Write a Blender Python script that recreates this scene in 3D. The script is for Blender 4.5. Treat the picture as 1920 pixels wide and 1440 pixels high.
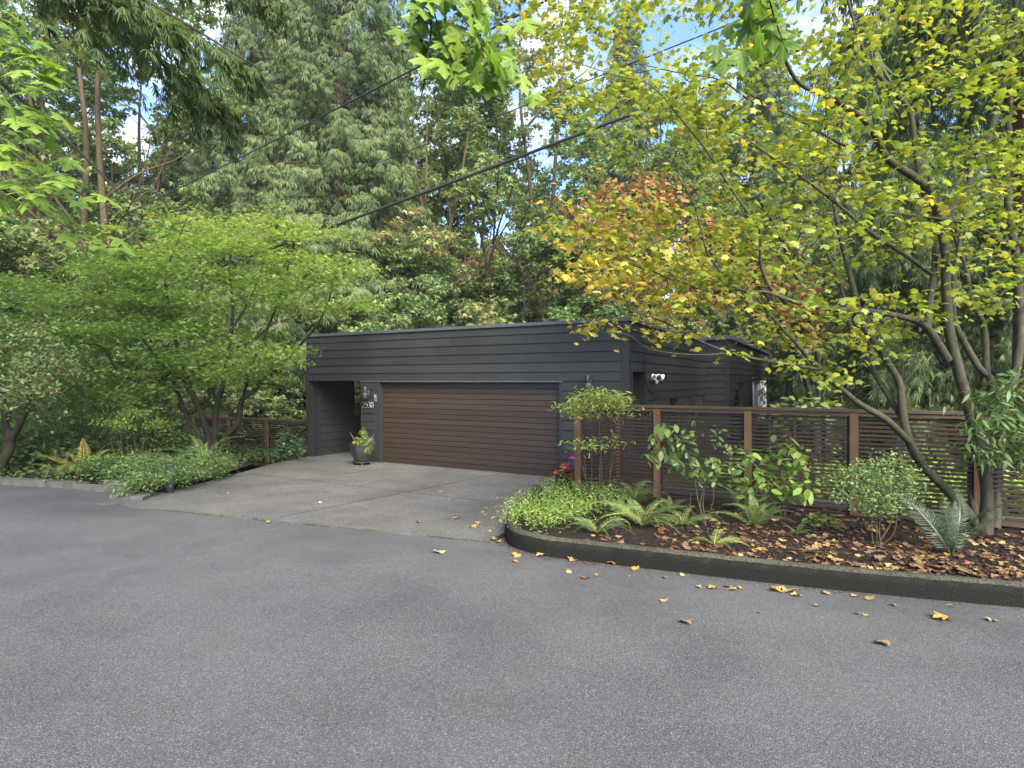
import bpy, math
import numpy as np
from mathutils import Matrix, Vector

for o in list(bpy.data.objects):
    bpy.data.objects.remove(o)
SC = bpy.context.scene
COL = SC.collection
PI = math.pi

# ------------------------------------------------------------------ camera, sky, sun, exposure
EYE = 1.6
FPX = 1100.0            # focal length in pixels of a 1920 wide frame
HOR = 714.0             # row of the horizon
cam_d = bpy.data.cameras.new('camera')
cam_d.sensor_width = 36.0
cam_d.lens = 36.0 * FPX / 1920.0
cam_d.shift_y = -(720 - HOR) / 1920.0
cam_d.clip_start = 0.05
cam_d.clip_end = 2000
cam = bpy.data.objects.new('camera', cam_d)
cam.location = (0, 0, EYE)
cam.rotation_euler = (PI / 2, 0, 0)
COL.objects.link(cam)
SC.camera = cam

SUN_EL, SUN_AZ = 40.0, 160.0     # azimuth clockwise from +Y : behind the camera, to the left
world = bpy.data.worlds.new('World')
SC.world = world
world.use_nodes = True
wn, wl = world.node_tree.nodes, world.node_tree.links
wn.clear()
w_out = wn.new('ShaderNodeOutputWorld')
w_bg = wn.new('ShaderNodeBackground')
w_bg.inputs['Strength'].default_value = 0.115
w_sky = wn.new('ShaderNodeTexSky')
w_sky.sky_type = 'NISHITA'
w_sky.sun_disc = False
w_sky.sun_elevation = math.radians(SUN_EL)
w_sky.sun_rotation = math.radians(SUN_AZ)
w_sky.air_density = 0.6
w_sky.dust_density = 0.1
w_sky.ozone_density = 4.0
w_tc = wn.new('ShaderNodeTexCoord')
w_map = wn.new('ShaderNodeMapping')
w_map.inputs['Scale'].default_value = (1.6, 1.6, 3.2)
w_noise = wn.new('ShaderNodeTexNoise')
w_noise.inputs['Scale'].default_value = 2.3
w_noise.inputs['Detail'].default_value = 9
w_noise.inputs['Roughness'].default_value = 0.58
w_ramp = wn.new('ShaderNodeValToRGB')
w_ramp.color_ramp.elements[0].position = 0.47
w_ramp.color_ramp.elements[1].position = 0.68
w_mix = wn.new('ShaderNodeMixRGB')
w_mix.inputs['Color2'].default_value = (2.5, 2.5, 2.55, 1)      # sunlit cloud
wl.new(w_tc.outputs['Generated'], w_map.inputs['Vector'])
wl.new(w_map.outputs[0], w_noise.inputs['Vector'])
wl.new(w_noise.outputs[0], w_ramp.inputs[0])
wl.new(w_ramp.outputs[0], w_mix.inputs['Fac'])
wl.new(w_sky.outputs[0], w_mix.inputs['Color1'])
wl.new(w_mix.outputs[0], w_bg.inputs['Color'])
wl.new(w_bg.outputs[0], w_out.inputs['Surface'])

sun_d = bpy.data.lights.new('sun', 'SUN')
sun_d.energy = 3.6
sun_d.angle = math.radians(38)
sun_d.color = (1.0, 0.93, 0.82)
sun = bpy.data.objects.new('sun', sun_d)
_a, _e = math.radians(SUN_AZ), math.radians(SUN_EL)
sun_dir = Vector((math.sin(_a) * math.cos(_e), math.cos(_a) * math.cos(_e), math.sin(_e)))
sun.rotation_euler = sun_dir.to_track_quat('Z', 'Y').to_euler()
sun.location = (-10, -12, 30)
COL.objects.link(sun)

SC.view_settings.view_transform = 'Standard'
SC.view_settings.look = 'None'
SC.view_settings.gamma = 1.0
SC.view_settings.exposure = 2.52
SC.render.engine = 'CYCLES'
SC.cycles.max_bounces = 8
SC.cycles.diffuse_bounces = 6
SC.cycles.glossy_bounces = 2
SC.cycles.transmission_bounces = 4
SC.cycles.caustics_reflective = False
SC.cycles.caustics_refractive = False

# ------------------------------------------------------------------ picture rows / columns to places
RX, RY = 0.8752, -0.4838       # direction of the house front, to the right
NX, NY = 0.4838, 0.8752        # direction into the house
HROT = math.atan2(RY, RX)
SLOPE = 0.0394

def gz(x, y):                  # the street falls gently towards the house
    v = NX * x + NY * y
    return -SLOPE * np.clip(v, -40, 60)

def W(px, py, d):
    return np.array(((px - 960) / FPX * d, d, EYE - (py - HOR) / FPX * d))

def G(px, py, h=0.0):
    a = (px - 960) / FPX
    d = (EYE - h) / ((py - HOR) / FPX - SLOPE * (NX * a + NY))
    return np.array((a * d, d, EYE - (py - HOR) / FPX * d))

def UV(u, v, h=0.0):           # house aligned ground coordinates
    x, y = u * RX + v * NX, u * RY + v * NY
    return np.array((x, y, -SLOPE * v + h))

# ------------------------------------------------------------------ materials
MATS = {}

def new_mat(name):
    m = bpy.data.materials.new(name)
    m.use_nodes = True
    n, l = m.node_tree.nodes, m.node_tree.links
    n.clear()
    out = n.new('ShaderNodeOutputMaterial')
    MATS[name] = m
    return m, n, l, out

def ramp(n, cols, poss=None):
    r = n.new('ShaderNodeValToRGB')
    cr = r.color_ramp
    k = len(cols)
    poss = poss or [i / max(1, k - 1) for i in range(k)]
    while len(cr.elements) < k:
        cr.elements.new(0.5)
    for e, c, p in zip(cr.elements, cols, poss):
        e.position = p
        e.color = (*c, 1)
    return r

def noise(n, l, vec, scale, detail=4, rough=0.55, dist=0.0):
    t = n.new('ShaderNodeTexNoise')
    t.inputs['Scale'].default_value = scale
    t.inputs['Detail'].default_value = detail
    t.inputs['Roughness'].default_value = rough
    t.inputs['Distortion'].default_value = dist
    l.new(vec, t.inputs['Vector'])
    return t

def mixc(n, l, fac, a, b, mode='MIX'):
    m = n.new('ShaderNodeMixRGB')
    m.blend_type = mode
    for s, v in ((0, fac), (1, a), (2, b)):
        if isinstance(v, (int, float)):
            m.inputs[s].default_value = v
        elif isinstance(v, tuple):
            m.inputs[s].default_value = (*v, 1)
        else:
            l.new(v, m.inputs[s])
    return m.outputs[0]

def bump(n, l, h, strength, dist):
    b = n.new('ShaderNodeBump')
    b.inputs['Strength'].default_value = strength
    b.inputs['Distance'].default_value = dist
    l.new(h, b.inputs['Height'])
    return b.outputs[0]

def coords(n, l, kind='Object', scale=(1, 1, 1)):
    tc = n.new('ShaderNodeTexCoord')
    mp = n.new('ShaderNodeMapping')
    mp.inputs['Scale'].default_value = scale
    l.new(tc.outputs[kind], mp.inputs['Vector'])
    return mp.outputs[0]

def geo_pos(n, l, scale=(1, 1, 1)):
    g = n.new('ShaderNodeNewGeometry')
    mp = n.new('ShaderNodeMapping')
    mp.inputs['Scale'].default_value = scale
    l.new(g.outputs['Position'], mp.inputs['Vector'])
    return mp.outputs[0]

def principled(n, l, out, col, rough=0.6, spec=0.4, normal=None, metal=0.0):
    p = n.new('ShaderNodeBsdfPrincipled')
    for key, v in (('Base Color', col), ('Roughness', rough)):
        if isinstance(v, tuple):
            p.inputs[key].default_value = (*v, 1)
        elif isinstance(v, (int, float)):
            p.inputs[key].default_value = v
        else:
            l.new(v, p.inputs[key])
    p.inputs['Specular IOR Level'].default_value = spec
    p.inputs['Metallic'].default_value = metal
    if normal is not None:
        l.new(normal, p.inputs['Normal'])
    if out is not None:
        l.new(p.outputs[0], out.inputs['Surface'])
    return p

def plain(name, col, rough=0.5, spec=0.4, var=0.15, scale=9.0, metal=0.0, bmp=0.0):
    m, n, l, out = new_mat(name)
    v = geo_pos(n, l)
    t = noise(n, l, v, scale, 5)
    lo = tuple(c * (1 - var) for c in col)
    hi = tuple(min(1, c * (1 + var)) for c in col)
    r = ramp(n, [lo, hi], [0.3, 0.7])
    l.new(t.outputs[0], r.inputs[0])
    nm = bump(n, l, t.outputs[0], bmp, 0.01) if bmp else None
    principled(n, l, out, r.outputs[0], rough, spec, nm, metal)
    return m

def leaf_mat(name, cols, trans=0.35, rough=0.5, spec=0.35, tcol=(1.15, 1.2, 0.6), veins=False):
    m, n, l, out = new_mat(name)
    a = n.new('ShaderNodeAttribute')
    a.attribute_name = 'tint'
    r = ramp(n, cols)
    l.new(a.outputs['Fac'], r.inputs[0])
    v = geo_pos(n, l)
    t = noise(n, l, v, 40, 2)
    col = mixc(n, l, 1.0, r.outputs[0], mixc(n, l, t.outputs[0], (0.72, 0.72, 0.72), (1.25, 1.25, 1.25)), 'MULTIPLY')
    if veins:                                   # pale ribs from the stalk into each lobe
        tcn = n.new('ShaderNodeTexCoord')
        sx = n.new('ShaderNodeSeparateXYZ')
        l.new(tcn.outputs['Object'], sx.inputs[0])
        def mth(op, a, b=None):
            q = n.new('ShaderNodeMath')
            q.operation = op
            for i_, v_ in enumerate((a, b)):
                if v_ is None:
                    continue
                if isinstance(v_, (int, float)):
                    q.inputs[i_].default_value = v_
                else:
                    l.new(v_, q.inputs[i_])
            return q.outputs[0]
        ax = mth('ABSOLUTE', sx.outputs[0])
        an = mth('ARCTAN2', ax, sx.outputs[1])
        rr = mth('SQRT', mth('ADD', mth('MULTIPLY', ax, ax), mth('MULTIPLY', sx.outputs[1], sx.outputs[1])))
        dv = mth('MINIMUM', mth('MINIMUM', an, mth('ABSOLUTE', mth('SUBTRACT', an, 0.98))), mth('ABSOLUTE', mth('SUBTRACT', an, 1.68)))
        vr = ramp(n, [(1, 1, 1), (0, 0, 0)], [0.006, 0.022])
        l.new(mth('MULTIPLY', dv, rr), vr.inputs[0])
        bl = noise(n, l, v, 26, 4, 0.7)
        br = ramp(n, [(0, 0, 0), (0.55, 0.55, 0.55)], [0.62, 0.74])
        l.new(bl.outputs[0], br.inputs[0])
        col = mixc(n, l, br.outputs[0], col, (0.17, 0.13, 0.04))
        col = mixc(n, l, mth('MULTIPLY', vr.outputs[0], 0.5), col, (0.3, 0.36, 0.1))
    p = principled(n, l, None, col, rough, spec)
    tr = n.new('ShaderNodeBsdfTranslucent')
    tc = mixc(n, l, 1.0, col, tcol, 'MULTIPLY')
    l.new(tc, tr.inputs['Color'])
    mx = n.new('ShaderNodeMixShader')
    mx.inputs[0].default_value = trans
    l.new(p.outputs[0], mx.inputs[1])
    l.new(tr.outputs[0], mx.inputs[2])
    l.new(mx.outputs[0], out.inputs['Surface'])
    return m

def bark_mat(name, lo, hi, moss=(0.07, 0.085, 0.02), moss_amt=0.5, scale=14.0, stretch=0.25, bmp=0.6):
    m, n, l, out = new_mat(name)
    v = geo_pos(n, l, (1, 1, stretch))
    t = noise(n, l, v, scale, 6, 0.65, 0.6)
    r = ramp(n, [lo, hi], [0.3, 0.72])
    l.new(t.outputs[0], r.inputs[0])
    v2 = geo_pos(n, l)
    t2 = noise(n, l, v2, 2.6, 5, 0.6)
    r2 = ramp(n, [(0, 0, 0), (moss_amt,) * 3], [0.45, 0.68])
    l.new(t2.outputs[0], r2.inputs[0])
    col = mixc(n, l, r2.outputs[0], r.outputs[0], moss)
    principled(n, l, out, col, 0.85, 0.2, bump(n, l, t.outputs[0], bmp, 0.02))
    return m

def build_materials():
    # asphalt: dark binder with pale and dark stones, broad worn tone, moss along the kerb
    m, n, l, out = new_mat('asphalt')
    v = geo_pos(n, l)
    vo = n.new('ShaderNodeTexVoronoi')
    vo.inputs['Scale'].default_value = 200
    l.new(v, vo.inputs['Vector'])
    sep = n.new('ShaderNodeSeparateColor')
    l.new(vo.outputs['Color'], sep.inputs[0])
    st = ramp(n, [(0.024, 0.0245, 0.026), (0.046, 0.047, 0.049), (0.066, 0.067, 0.069), (0.135, 0.134, 0.132)], [0.0, 0.35, 0.85, 1.0])
    l.new(sep.outputs[0], st.inputs[0])
    big = noise(n, l, v, 0.7, 6, 0.6)
    bigr = ramp(n, [(0.88, 0.885, 0.9), (1.1, 1.1, 1.1)], [0.3, 0.72])
    l.new(big.outputs[0], bigr.inputs[0])
    c1 = mixc(n, l, 1.0, st.outputs[0], bigr.outputs[0], 'MULTIPLY')
    fine = noise(n, l, v, 240, 2)
    c2 = mixc(n, l, 0.35, c1, fine.outputs[0], 'OVERLAY')
    st2 = noise(n, l, v, 2.2, 5, 0.65)
    sr = ramp(n, [(0, 0, 0), (0.42, 0.42, 0.42)], [0.55, 0.78])
    l.new(st2.outputs[0], sr.inputs[0])
    c3 = mixc(n, l, sr.outputs[0], c2, (0.045, 0.043, 0.03))
    hb = n.new('ShaderNodeMath')
    hb.operation = 'ADD'
    l.new(vo.outputs['Distance'], hb.inputs[0])
    l.new(fine.outputs[0], hb.inputs[1])
    rr = ramp(n, [(0.55,) * 3, (0.85,) * 3], [0.35, 0.65])
    l.new(big.outputs[0], rr.inputs[0])
    principled(n, l, out, c3, rr.outputs[0], 0.4, bump(n, l, hb.outputs[0], 0.55, 0.006))

    # exposed aggregate concrete
    for name, a, b, stain in (('concrete', (0.053, 0.052, 0.05), (0.142, 0.139, 0.134), (0.055, 0.051, 0.043)),
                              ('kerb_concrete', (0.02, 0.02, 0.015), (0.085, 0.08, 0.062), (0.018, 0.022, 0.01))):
        m, n, l, out = new_mat(name)
        v = geo_pos(n, l)
        vo = n.new('ShaderNodeTexVoronoi')
        vo.inputs['Scale'].default_value = 120
        l.new(v, vo.inputs['Vector'])
        sep = n.new('ShaderNodeSeparateColor')
        l.new(vo.outputs['Color'], sep.inputs[0])
        r = ramp(n, [a, b], [0.05, 0.95])
        l.new(sep.outputs[0], r.inputs[0])
        t = noise(n, l, v, 1.3, 6, 0.62)
        tr = ramp(n, [(0.72, 0.71, 0.69), (1.15, 1.14, 1.12)], [0.3, 0.7])
        l.new(t.outputs[0], tr.inputs[0])
        c = mixc(n, l, 1.0, r.outputs[0], tr.outputs[0], 'MULTIPLY')
        t2 = noise(n, l, v, 3.1, 6, 0.7, 0.8)
        r2 = ramp(n, [(0, 0, 0), (0.75, 0.75, 0.75)], [0.55, 0.72])
        l.new(t2.outputs[0], r2.inputs[0])
        c = mixc(n, l, r2.outputs[0], c, stain)
        if name == 'kerb_concrete':            # mossy upright face, near-black because its shade is painted in too
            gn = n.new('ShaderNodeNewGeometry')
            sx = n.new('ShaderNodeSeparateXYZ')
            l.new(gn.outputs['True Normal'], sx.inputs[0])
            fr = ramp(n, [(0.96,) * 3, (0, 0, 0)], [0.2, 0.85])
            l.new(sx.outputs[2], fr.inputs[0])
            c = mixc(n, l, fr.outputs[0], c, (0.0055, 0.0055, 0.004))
        principled(n, l, out, c, 0.85, 0.15, bump(n, l, vo.outputs['Distance'], 0.9, 0.01))

    # earth with bark mulch
    m, n, l, out = new_mat('mulch')
    v = geo_pos(n, l)
    t = noise(n, l, v, 38, 6, 0.75, 1.5)
    r = ramp(n, [(0.003, 0.002, 0.0017), (0.014, 0.0085, 0.006), (0.045, 0.026, 0.018)], [0.3, 0.52, 0.75])
    l.new(t.outputs[0], r.inputs[0])
    principled(n, l, out, r.outputs[0], 0.9, 0.2, bump(n, l, t.outputs[0], 1.0, 0.05))
    m, n, l, out = new_mat('forest_floor')
    v = geo_pos(n, l)
    t = noise(n, l, v, 6, 8, 0.7, 0.6)
    r = ramp(n, [(0.012, 0.012, 0.006), (0.035, 0.045, 0.014), (0.07, 0.05, 0.025)], [0.3, 0.5, 0.72])
    l.new(t.outputs[0], r.inputs[0])
    principled(n, l, out, r.outputs[0], 0.95, 0.1, bump(n, l, t.outputs[0], 1.0, 0.1))

    # painted cedar siding, brown door, fence timber: long grain along local X
    def wood(name, lo, hi, sc=(1.2, 22, 22), rough=0.55, spec=0.35, bmp=0.35, weather=None):
        m, n, l, out = new_mat(name)
        oi = n.new('ShaderNodeObjectInfo')
        v = coords(n, l, 'Object', sc)
        add = n.new('ShaderNodeVectorMath')
        add.operation = 'ADD'
        l.new(v, add.inputs[0])
        cmb = n.new('ShaderNodeCombineXYZ')
        mul = n.new('ShaderNodeMath')
        mul.operation = 'MULTIPLY'
        mul.inputs[1].default_value = 57.0
        l.new(oi.outputs['Random'], mul.inputs[0])
        l.new(mul.outputs[0], cmb.inputs[0])
        l.new(cmb.outputs[0], add.inputs[1])
        t = noise(n, l, add.outputs[0], 2.2, 7, 0.65, 0.4)
        r = ramp(n, [lo, hi], [0.28, 0.75])
        l.new(t.outputs[0], r.inputs[0])
        rr = ramp(n, [(0.82,) * 3, (1.2,) * 3])
        l.new(oi.outputs['Random'], rr.inputs[0])
        c = mixc(n, l, 1.0, r.outputs[0], rr.outputs[0], 'MULTIPLY')
        if weather:
            g = geo_pos(n, l, (1, 1, 0.5))
            w = noise(n, l, g, 1.7, 6, 0.65)
            wr = ramp(n, [(0, 0, 0), (0.6,) * 3], [0.48, 0.75])
            l.new(w.outputs[0], wr.inputs[0])
            c = mixc(n, l, wr.outputs[0], c, weather)
        principled(n, l, out, c, rough, spec, bump(n, l, t.outputs[0], bmp, 0.006))
    wood('siding_paint', (0.0098, 0.01, 0.0092), (0.0195, 0.0196, 0.018), weather=(0.0178, 0.0208, 0.0155))
    wood('trim_paint', (0.0105, 0.011, 0.0105), (0.0175, 0.018, 0.0175))
    wood('door_stain', (0.018, 0.0115, 0.0076), (0.032, 0.021, 0.0138), (0.8, 30, 30), 0.5, 0.4, 0.2, weather=(0.02, 0.0142, 0.0105))
    wood('fence_stain', (0.015, 0.0092, 0.0064), (0.036, 0.0215, 0.0145), (1.5, 30, 30), 0.65, 0.25, 0.4)
    wood('post_stain', (0.07, 0.036, 0.0165), (0.125, 0.066, 0.031), (25, 25, 1.5), 0.6, 0.3, 0.4)
    wood('cap_stain', (0.042, 0.0235, 0.0145), (0.08, 0.046, 0.029), (1.5, 25, 25), 0.6, 0.3, 0.4)

    plain('roof_metal', (0.045, 0.05, 0.056), 0.4, 0.5, 0.2)
    plain('roof_felt', (0.06, 0.06, 0.06), 0.9, 0.2, 0.3)
    plain('dark_metal', (0.02, 0.021, 0.022), 0.4, 0.5, 0.2)
    plain('lamp_metal', (0.05, 0.052, 0.055), 0.45, 0.5, 0.2)
    plain('white_plastic', (0.72, 0.72, 0.71), 0.4, 0.4, 0.05)
    plain('grey_plastic', (0.2, 0.195, 0.185), 0.45, 0.4, 0.08)
    plain('number_metal', (0.34, 0.33, 0.29), 0.35, 0.5, 0.1, metal=0.6)
    plain('cable_black', (0.012, 0.012, 0.013), 0.45, 0.4, 0.1)
    plain('pot_bronze', (0.024, 0.023, 0.02), 0.42, 0.5, 0.35, 14, 0.0, 0.2)
    plain('stem_green', (0.07, 0.1, 0.03), 0.6, 0.3, 0.3)
    plain('stem_brown', (0.06, 0.042, 0.026), 0.75, 0.2, 0.35, 20)
    plain('fern_stalk', (0.09, 0.08, 0.03), 0.6, 0.3, 0.3)
    plain('stone_grey', (0.075, 0.072, 0.062), 0.85, 0.25, 0.35, 7, 0, 0.6)
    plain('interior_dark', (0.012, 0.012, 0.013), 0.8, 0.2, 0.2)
    plain('curtain_pale', (0.55, 0.56, 0.6), 0.8, 0.2, 0.08)
    m, n, l, out = new_mat('glass')
    p = principled(n, l, out, (0.02, 0.025, 0.022), 0.03, 0.9)
    p.inputs['Coat Weight'].default_value = 1.0
    p.inputs['Coat Roughness'].default_value = 0.02

    bark_mat('bark_maple', (0.016, 0.0145, 0.0105), (0.075, 0.067, 0.048), (0.045, 0.05, 0.016), 0.75, 16, 0.5)
    bark_mat('bark_dark', (0.008, 0.0065, 0.005), (0.032, 0.026, 0.018), (0.032, 0.034, 0.009), 0.7, 14, 0.4)
    bark_mat('bark_moss', (0.022, 0.016, 0.010), (0.075, 0.053, 0.032), (0.06, 0.048, 0.014), 0.85, 8, 0.3)
    bark_mat('bark_cedar', (0.03, 0.016, 0.011), (0.10, 0.053, 0.035), (0.055, 0.05, 0.028), 0.3, 9, 0.08, 1.0)
    bark_mat('twig', (0.009, 0.007, 0.005), (0.026, 0.021, 0.014), (0.025, 0.027, 0.01), 0.5, 20, 0.6)

    leaf_mat('leaf_yellow', [(0.11, 0.17, 0.03), (0.2, 0.255, 0.04), (0.31, 0.325, 0.055), (0.42, 0.34, 0.065), (0.45, 0.24, 0.065), (0.38, 0.14, 0.055)], 0.5, 0.5, 0.3, (1.15, 1.1, 0.55))
    leaf_mat('leaf_orange', [(0.19, 0.19, 0.05), (0.32, 0.2, 0.075), (0.32, 0.145, 0.065), (0.25, 0.095, 0.045)], 0.4, 0.55, 0.25, (1.15, 1.0, 0.7))
    leaf_mat('leaf_bigmaple', [(0.075, 0.14, 0.022), (0.125, 0.21, 0.03), (0.18, 0.25, 0.035), (0.3, 0.26, 0.04)], 0.45, 0.45, 0.35, (1.1, 1.25, 0.5), True)
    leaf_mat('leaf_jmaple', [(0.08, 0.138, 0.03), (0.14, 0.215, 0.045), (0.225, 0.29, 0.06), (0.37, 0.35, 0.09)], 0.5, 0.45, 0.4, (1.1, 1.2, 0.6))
    leaf_mat('leaf_forest', [(0.055, 0.1, 0.032), (0.095, 0.16, 0.052), (0.155, 0.22, 0.08), (0.27, 0.25, 0.11), (0.33, 0.19, 0.08)], 0.42, 0.5, 0.4, (1.05, 1.15, 0.7))
    leaf_mat('leaf_cedar', [(0.05, 0.085, 0.032), (0.1, 0.148, 0.058), (0.155, 0.21, 0.085), (0.21, 0.25, 0.11)], 0.36, 0.6, 0.25, (1.05, 1.1, 0.7))
    leaf_mat('leaf_fir', [(0.04, 0.068, 0.02), (0.075, 0.11, 0.03), (0.11, 0.15, 0.045)], 0.35, 0.6, 0.25)
    leaf_mat('leaf_shrub', [(0.05, 0.085, 0.03), (0.085, 0.14, 0.045), (0.14, 0.205, 0.065), (0.23, 0.3, 0.09)], 0.36, 0.5, 0.3)
    leaf_mat('leaf_glossy', [(0.035, 0.068, 0.034), (0.062, 0.11, 0.052), (0.11, 0.175, 0.08), (0.25, 0.3, 0.14)], 0.25, 0.28, 0.6)
    leaf_mat('leaf_bright', [(0.095, 0.165, 0.035), (0.15, 0.25, 0.05), (0.24, 0.34, 0.075), (0.36, 0.34, 0.1)], 0.42, 0.4, 0.4)
    leaf_mat('leaf_fern', [(0.045, 0.085, 0.035), (0.085, 0.14, 0.05), (0.16, 0.23, 0.075), (0.34, 0.34, 0.09)], 0.35, 0.5, 0.35)
    leaf_mat('leaf_fern_silver', [(.032,.052,.024),(.055,.082,.038)], 0.25, 0.45, 0.45)
    leaf_mat('leaf_fern_gold', [(0.15, 0.18, 0.035), (0.25, 0.26, 0.05), (0.3, 0.24, 0.06)], 0.3, 0.5, 0.3)
    leaf_mat('leaf_fallen', [(0.065, 0.033, 0.017), (0.125, 0.068, 0.036), (0.2, 0.125, 0.066), (0.26, 0.175, 0.035), (0.32, 0.24, 0.145)], 0.15, 0.6, 0.25, (1, 1, .8), True)
    leaf_mat('petal_orange', [(0.62, 0.09, 0.03), (0.78, 0.2, 0.1)], 0.3, 0.5, 0.2, (1, 1, 1))
    leaf_mat('petal_pink', [(0.5, 0.06, 0.3), (0.68, 0.2, 0.52)], 0.3, 0.5, 0.2, (1, 1, 1))

build_materials()

# ------------------------------------------------------------------ mesh helpers
def tagged(o, label=None, cat=None, group=None, kind=None):
    if label: o['label'] = label
    if cat: o['category'] = cat
    if group: o['group'] = group
    if kind: o['kind'] = kind
    return o

def empty(name, loc=(0, 0, 0), rz=0.0, parent=None):
    o = bpy.data.objects.new(name, None)
    o.empty_display_size = 0.2
    o.location = loc
    o.rotation_euler = (0, 0, rz)
    o.parent = parent
    COL.objects.link(o)
    return o

def link(name, me, parent=None, loc=(0, 0, 0), rot=(0, 0, 0), scale=(1, 1, 1)):
    o = bpy.data.objects.new(name, me)
    o.parent = parent
    o.location = loc
    o.rotation_euler = rot
    o.scale = scale
    COL.objects.link(o)
    return o

def link_m(name, me, parent, M):
    o = bpy.data.objects.new(name, me)
    o.parent = parent
    o.matrix_local = M
    COL.objects.link(o)
    return o

def mesh_data(name, V, F, mat, tint=None, smooth=False):
    me = bpy.data.meshes.new(name)
    V = np.asarray(V, dtype=np.float32)
    if isinstance(F, np.ndarray):
        k = F.shape[1]
        nf = len(F)
        me.vertices.add(len(V))
        me.vertices.foreach_set('co', V.ravel())
        me.loops.add(nf * k)
        me.loops.foreach_set('vertex_index', F.astype(np.int32).ravel())
        me.polygons.add(nf)
        me.polygons.foreach_set('loop_start', np.arange(0, nf * k, k, dtype=np.int32))
        me.polygons.foreach_set('loop_total', np.full(nf, k, dtype=np.int32))
        me.update(calc_edges=True)
    else:
        me.from_pydata([tuple(map(float, v)) for v in V], [], F)
        me.update()
    if tint is not None:
        at = me.attributes.new('tint', 'FLOAT', 'POINT')
        at.data.foreach_set('value', np.asarray(tint, dtype=np.float32))
    if smooth:
        me.polygons.foreach_set('use_smooth', np.ones(len(me.polygons), dtype=bool))
    me.materials.append(MATS[mat])
    return me

class MB:
    """collects boxes, tubes and prisms of ONE part"""
    def __init__(s):
        s.v, s.f = [], []
    def add(s, V, F):
        o = len(s.v)
        s.v += [tuple(map(float, p)) for p in V]
        s.f += [tuple(i + o for i in f) for f in F]
        return s
    def box(s, x0, x1, y0, y1, z0, z1, bev=0.0):
        if bev <= 0:
            V = [(x, y, z) for z in (z0, z1) for y in (y0, y1) for x in (x0, x1)]
            return s.add(V, [(0, 2, 3, 1), (4, 5, 7, 6), (0, 1, 5, 4), (2, 6, 7, 3), (0, 4, 6, 2), (1, 3, 7, 5)])
        b = bev
        P = lambda a, c: [(x0 + a, y0 + a, c), (x1 - a, y0 + a, c), (x1 - a, y1 - a, c), (x0 + a, y1 - a, c)]
        V = P(b, z0) + P(0, z0 + b) + P(0, z1 - b) + P(b, z1)
        F = [(3, 2, 1, 0), (12, 13, 14, 15)]
        for k in range(3):
            for i in range(4):
                j = (i + 1) % 4
                F.append((k * 4 + i, k * 4 + j, k * 4 + 4 + j, k * 4 + 4 + i))
        return s.add(V, F)
    def tube(s, pts, rad, n=8, cap=True):
        V, F = tube(pts, rad, n)
        s.add(V, [tuple(f) for f in F])
        if cap:
            o = len(s.v) - len(V)
            s.f.append(tuple(o + i for i in range(n))[::-1])
            s.f.append(tuple(o + len(V) - n + i for i in range(n)))
        return s
    def lathe(s, prof, n=24, c=(0, 0), cap=True):
        V, F = [], []
        for r, z in prof:
            for i in range(n):
                a = 2 * PI * i / n
                V.append((c[0] + r * math.cos(a), c[1] + r * math.sin(a), z))
        for k in range(len(prof) - 1):
            for i in range(n):
                j = (i + 1) % n
                F.append((k * n + i, k * n + j, k * n + n + j, k * n + n + i))
        if cap:
            F.append(tuple(range(n))[::-1])
            F.append(tuple((len(prof) - 1) * n + i for i in range(n)))
        return s.add(V, F)
    def prism(s, poly, z0, z1):
        n = len(poly)
        f = lambda z, p: z(p[0], p[1]) if callable(z) else z
        V = [(p[0], p[1], f(z0, p)) for p in poly] + [(p[0], p[1], f(z1, p)) for p in poly]
        F = [tuple(range(n))[::-1], tuple(range(n, 2 * n))]
        F += [(i, (i + 1) % n, n + (i + 1) % n, n + i) for i in range(n)]
        return s.add(V, F)
    def data(s, name, mat, smooth=False):
        return mesh_data(name, s.v, s.f, mat, smooth=smooth)
    def build(s, name, mat, parent=None, smooth=False, loc=(0, 0, 0)):
        return link(name, s.data(name, mat, smooth), parent, loc)

def frames(pts):
    pts = np.asarray(pts, dtype=float)
    t = np.gradient(pts, axis=0)
    t /= np.linalg.norm(t, axis=1)[:, None] + 1e-9
    ref = np.array((0.31, 0.17, 0.93)) if abs(t[0][2]) < 0.9 else np.array((1.0, 0.2, 0))
    a = np.cross(t, ref)
    a /= np.linalg.norm(a, axis=1)[:, None] + 1e-9
    b = np.cross(t, a)
    return t, a, b

def tube(pts, rad, n=6):
    pts = np.asarray(pts, dtype=float)
    rad = np.broadcast_to(np.asarray(rad, dtype=float), (len(pts),))
    t, a, b = frames(pts)
    ang = np.arange(n) * 2 * PI / n
    V = pts[:, None, :] + rad[:, None, None] * (np.cos(ang)[None, :, None] * a[:, None, :] + np.sin(ang)[None, :, None] * b[:, None, :])
    V = V.reshape(-1, 3)
    k = len(pts) - 1
    i = np.arange(n)
    j = (i + 1) % n
    base = (np.arange(k) * n)[:, None]
    F = np.stack([base + i, base + n + i, base + n + j, base + j], axis=-1).reshape(-1, 4)
    return V, F

def tubes_mesh(name, lst, mat, parent=None, smooth=True):
    Vs, Fs, o = [], [], 0
    for pts, rad, n in lst:
        V, F = tube(pts, rad, n)
        Vs.append(V); Fs.append(F + o); o += len(V)
    me = mesh_data(name, np.concatenate(Vs), np.concatenate(Fs), mat, smooth=smooth)
    return link(name, me, parent)

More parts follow.
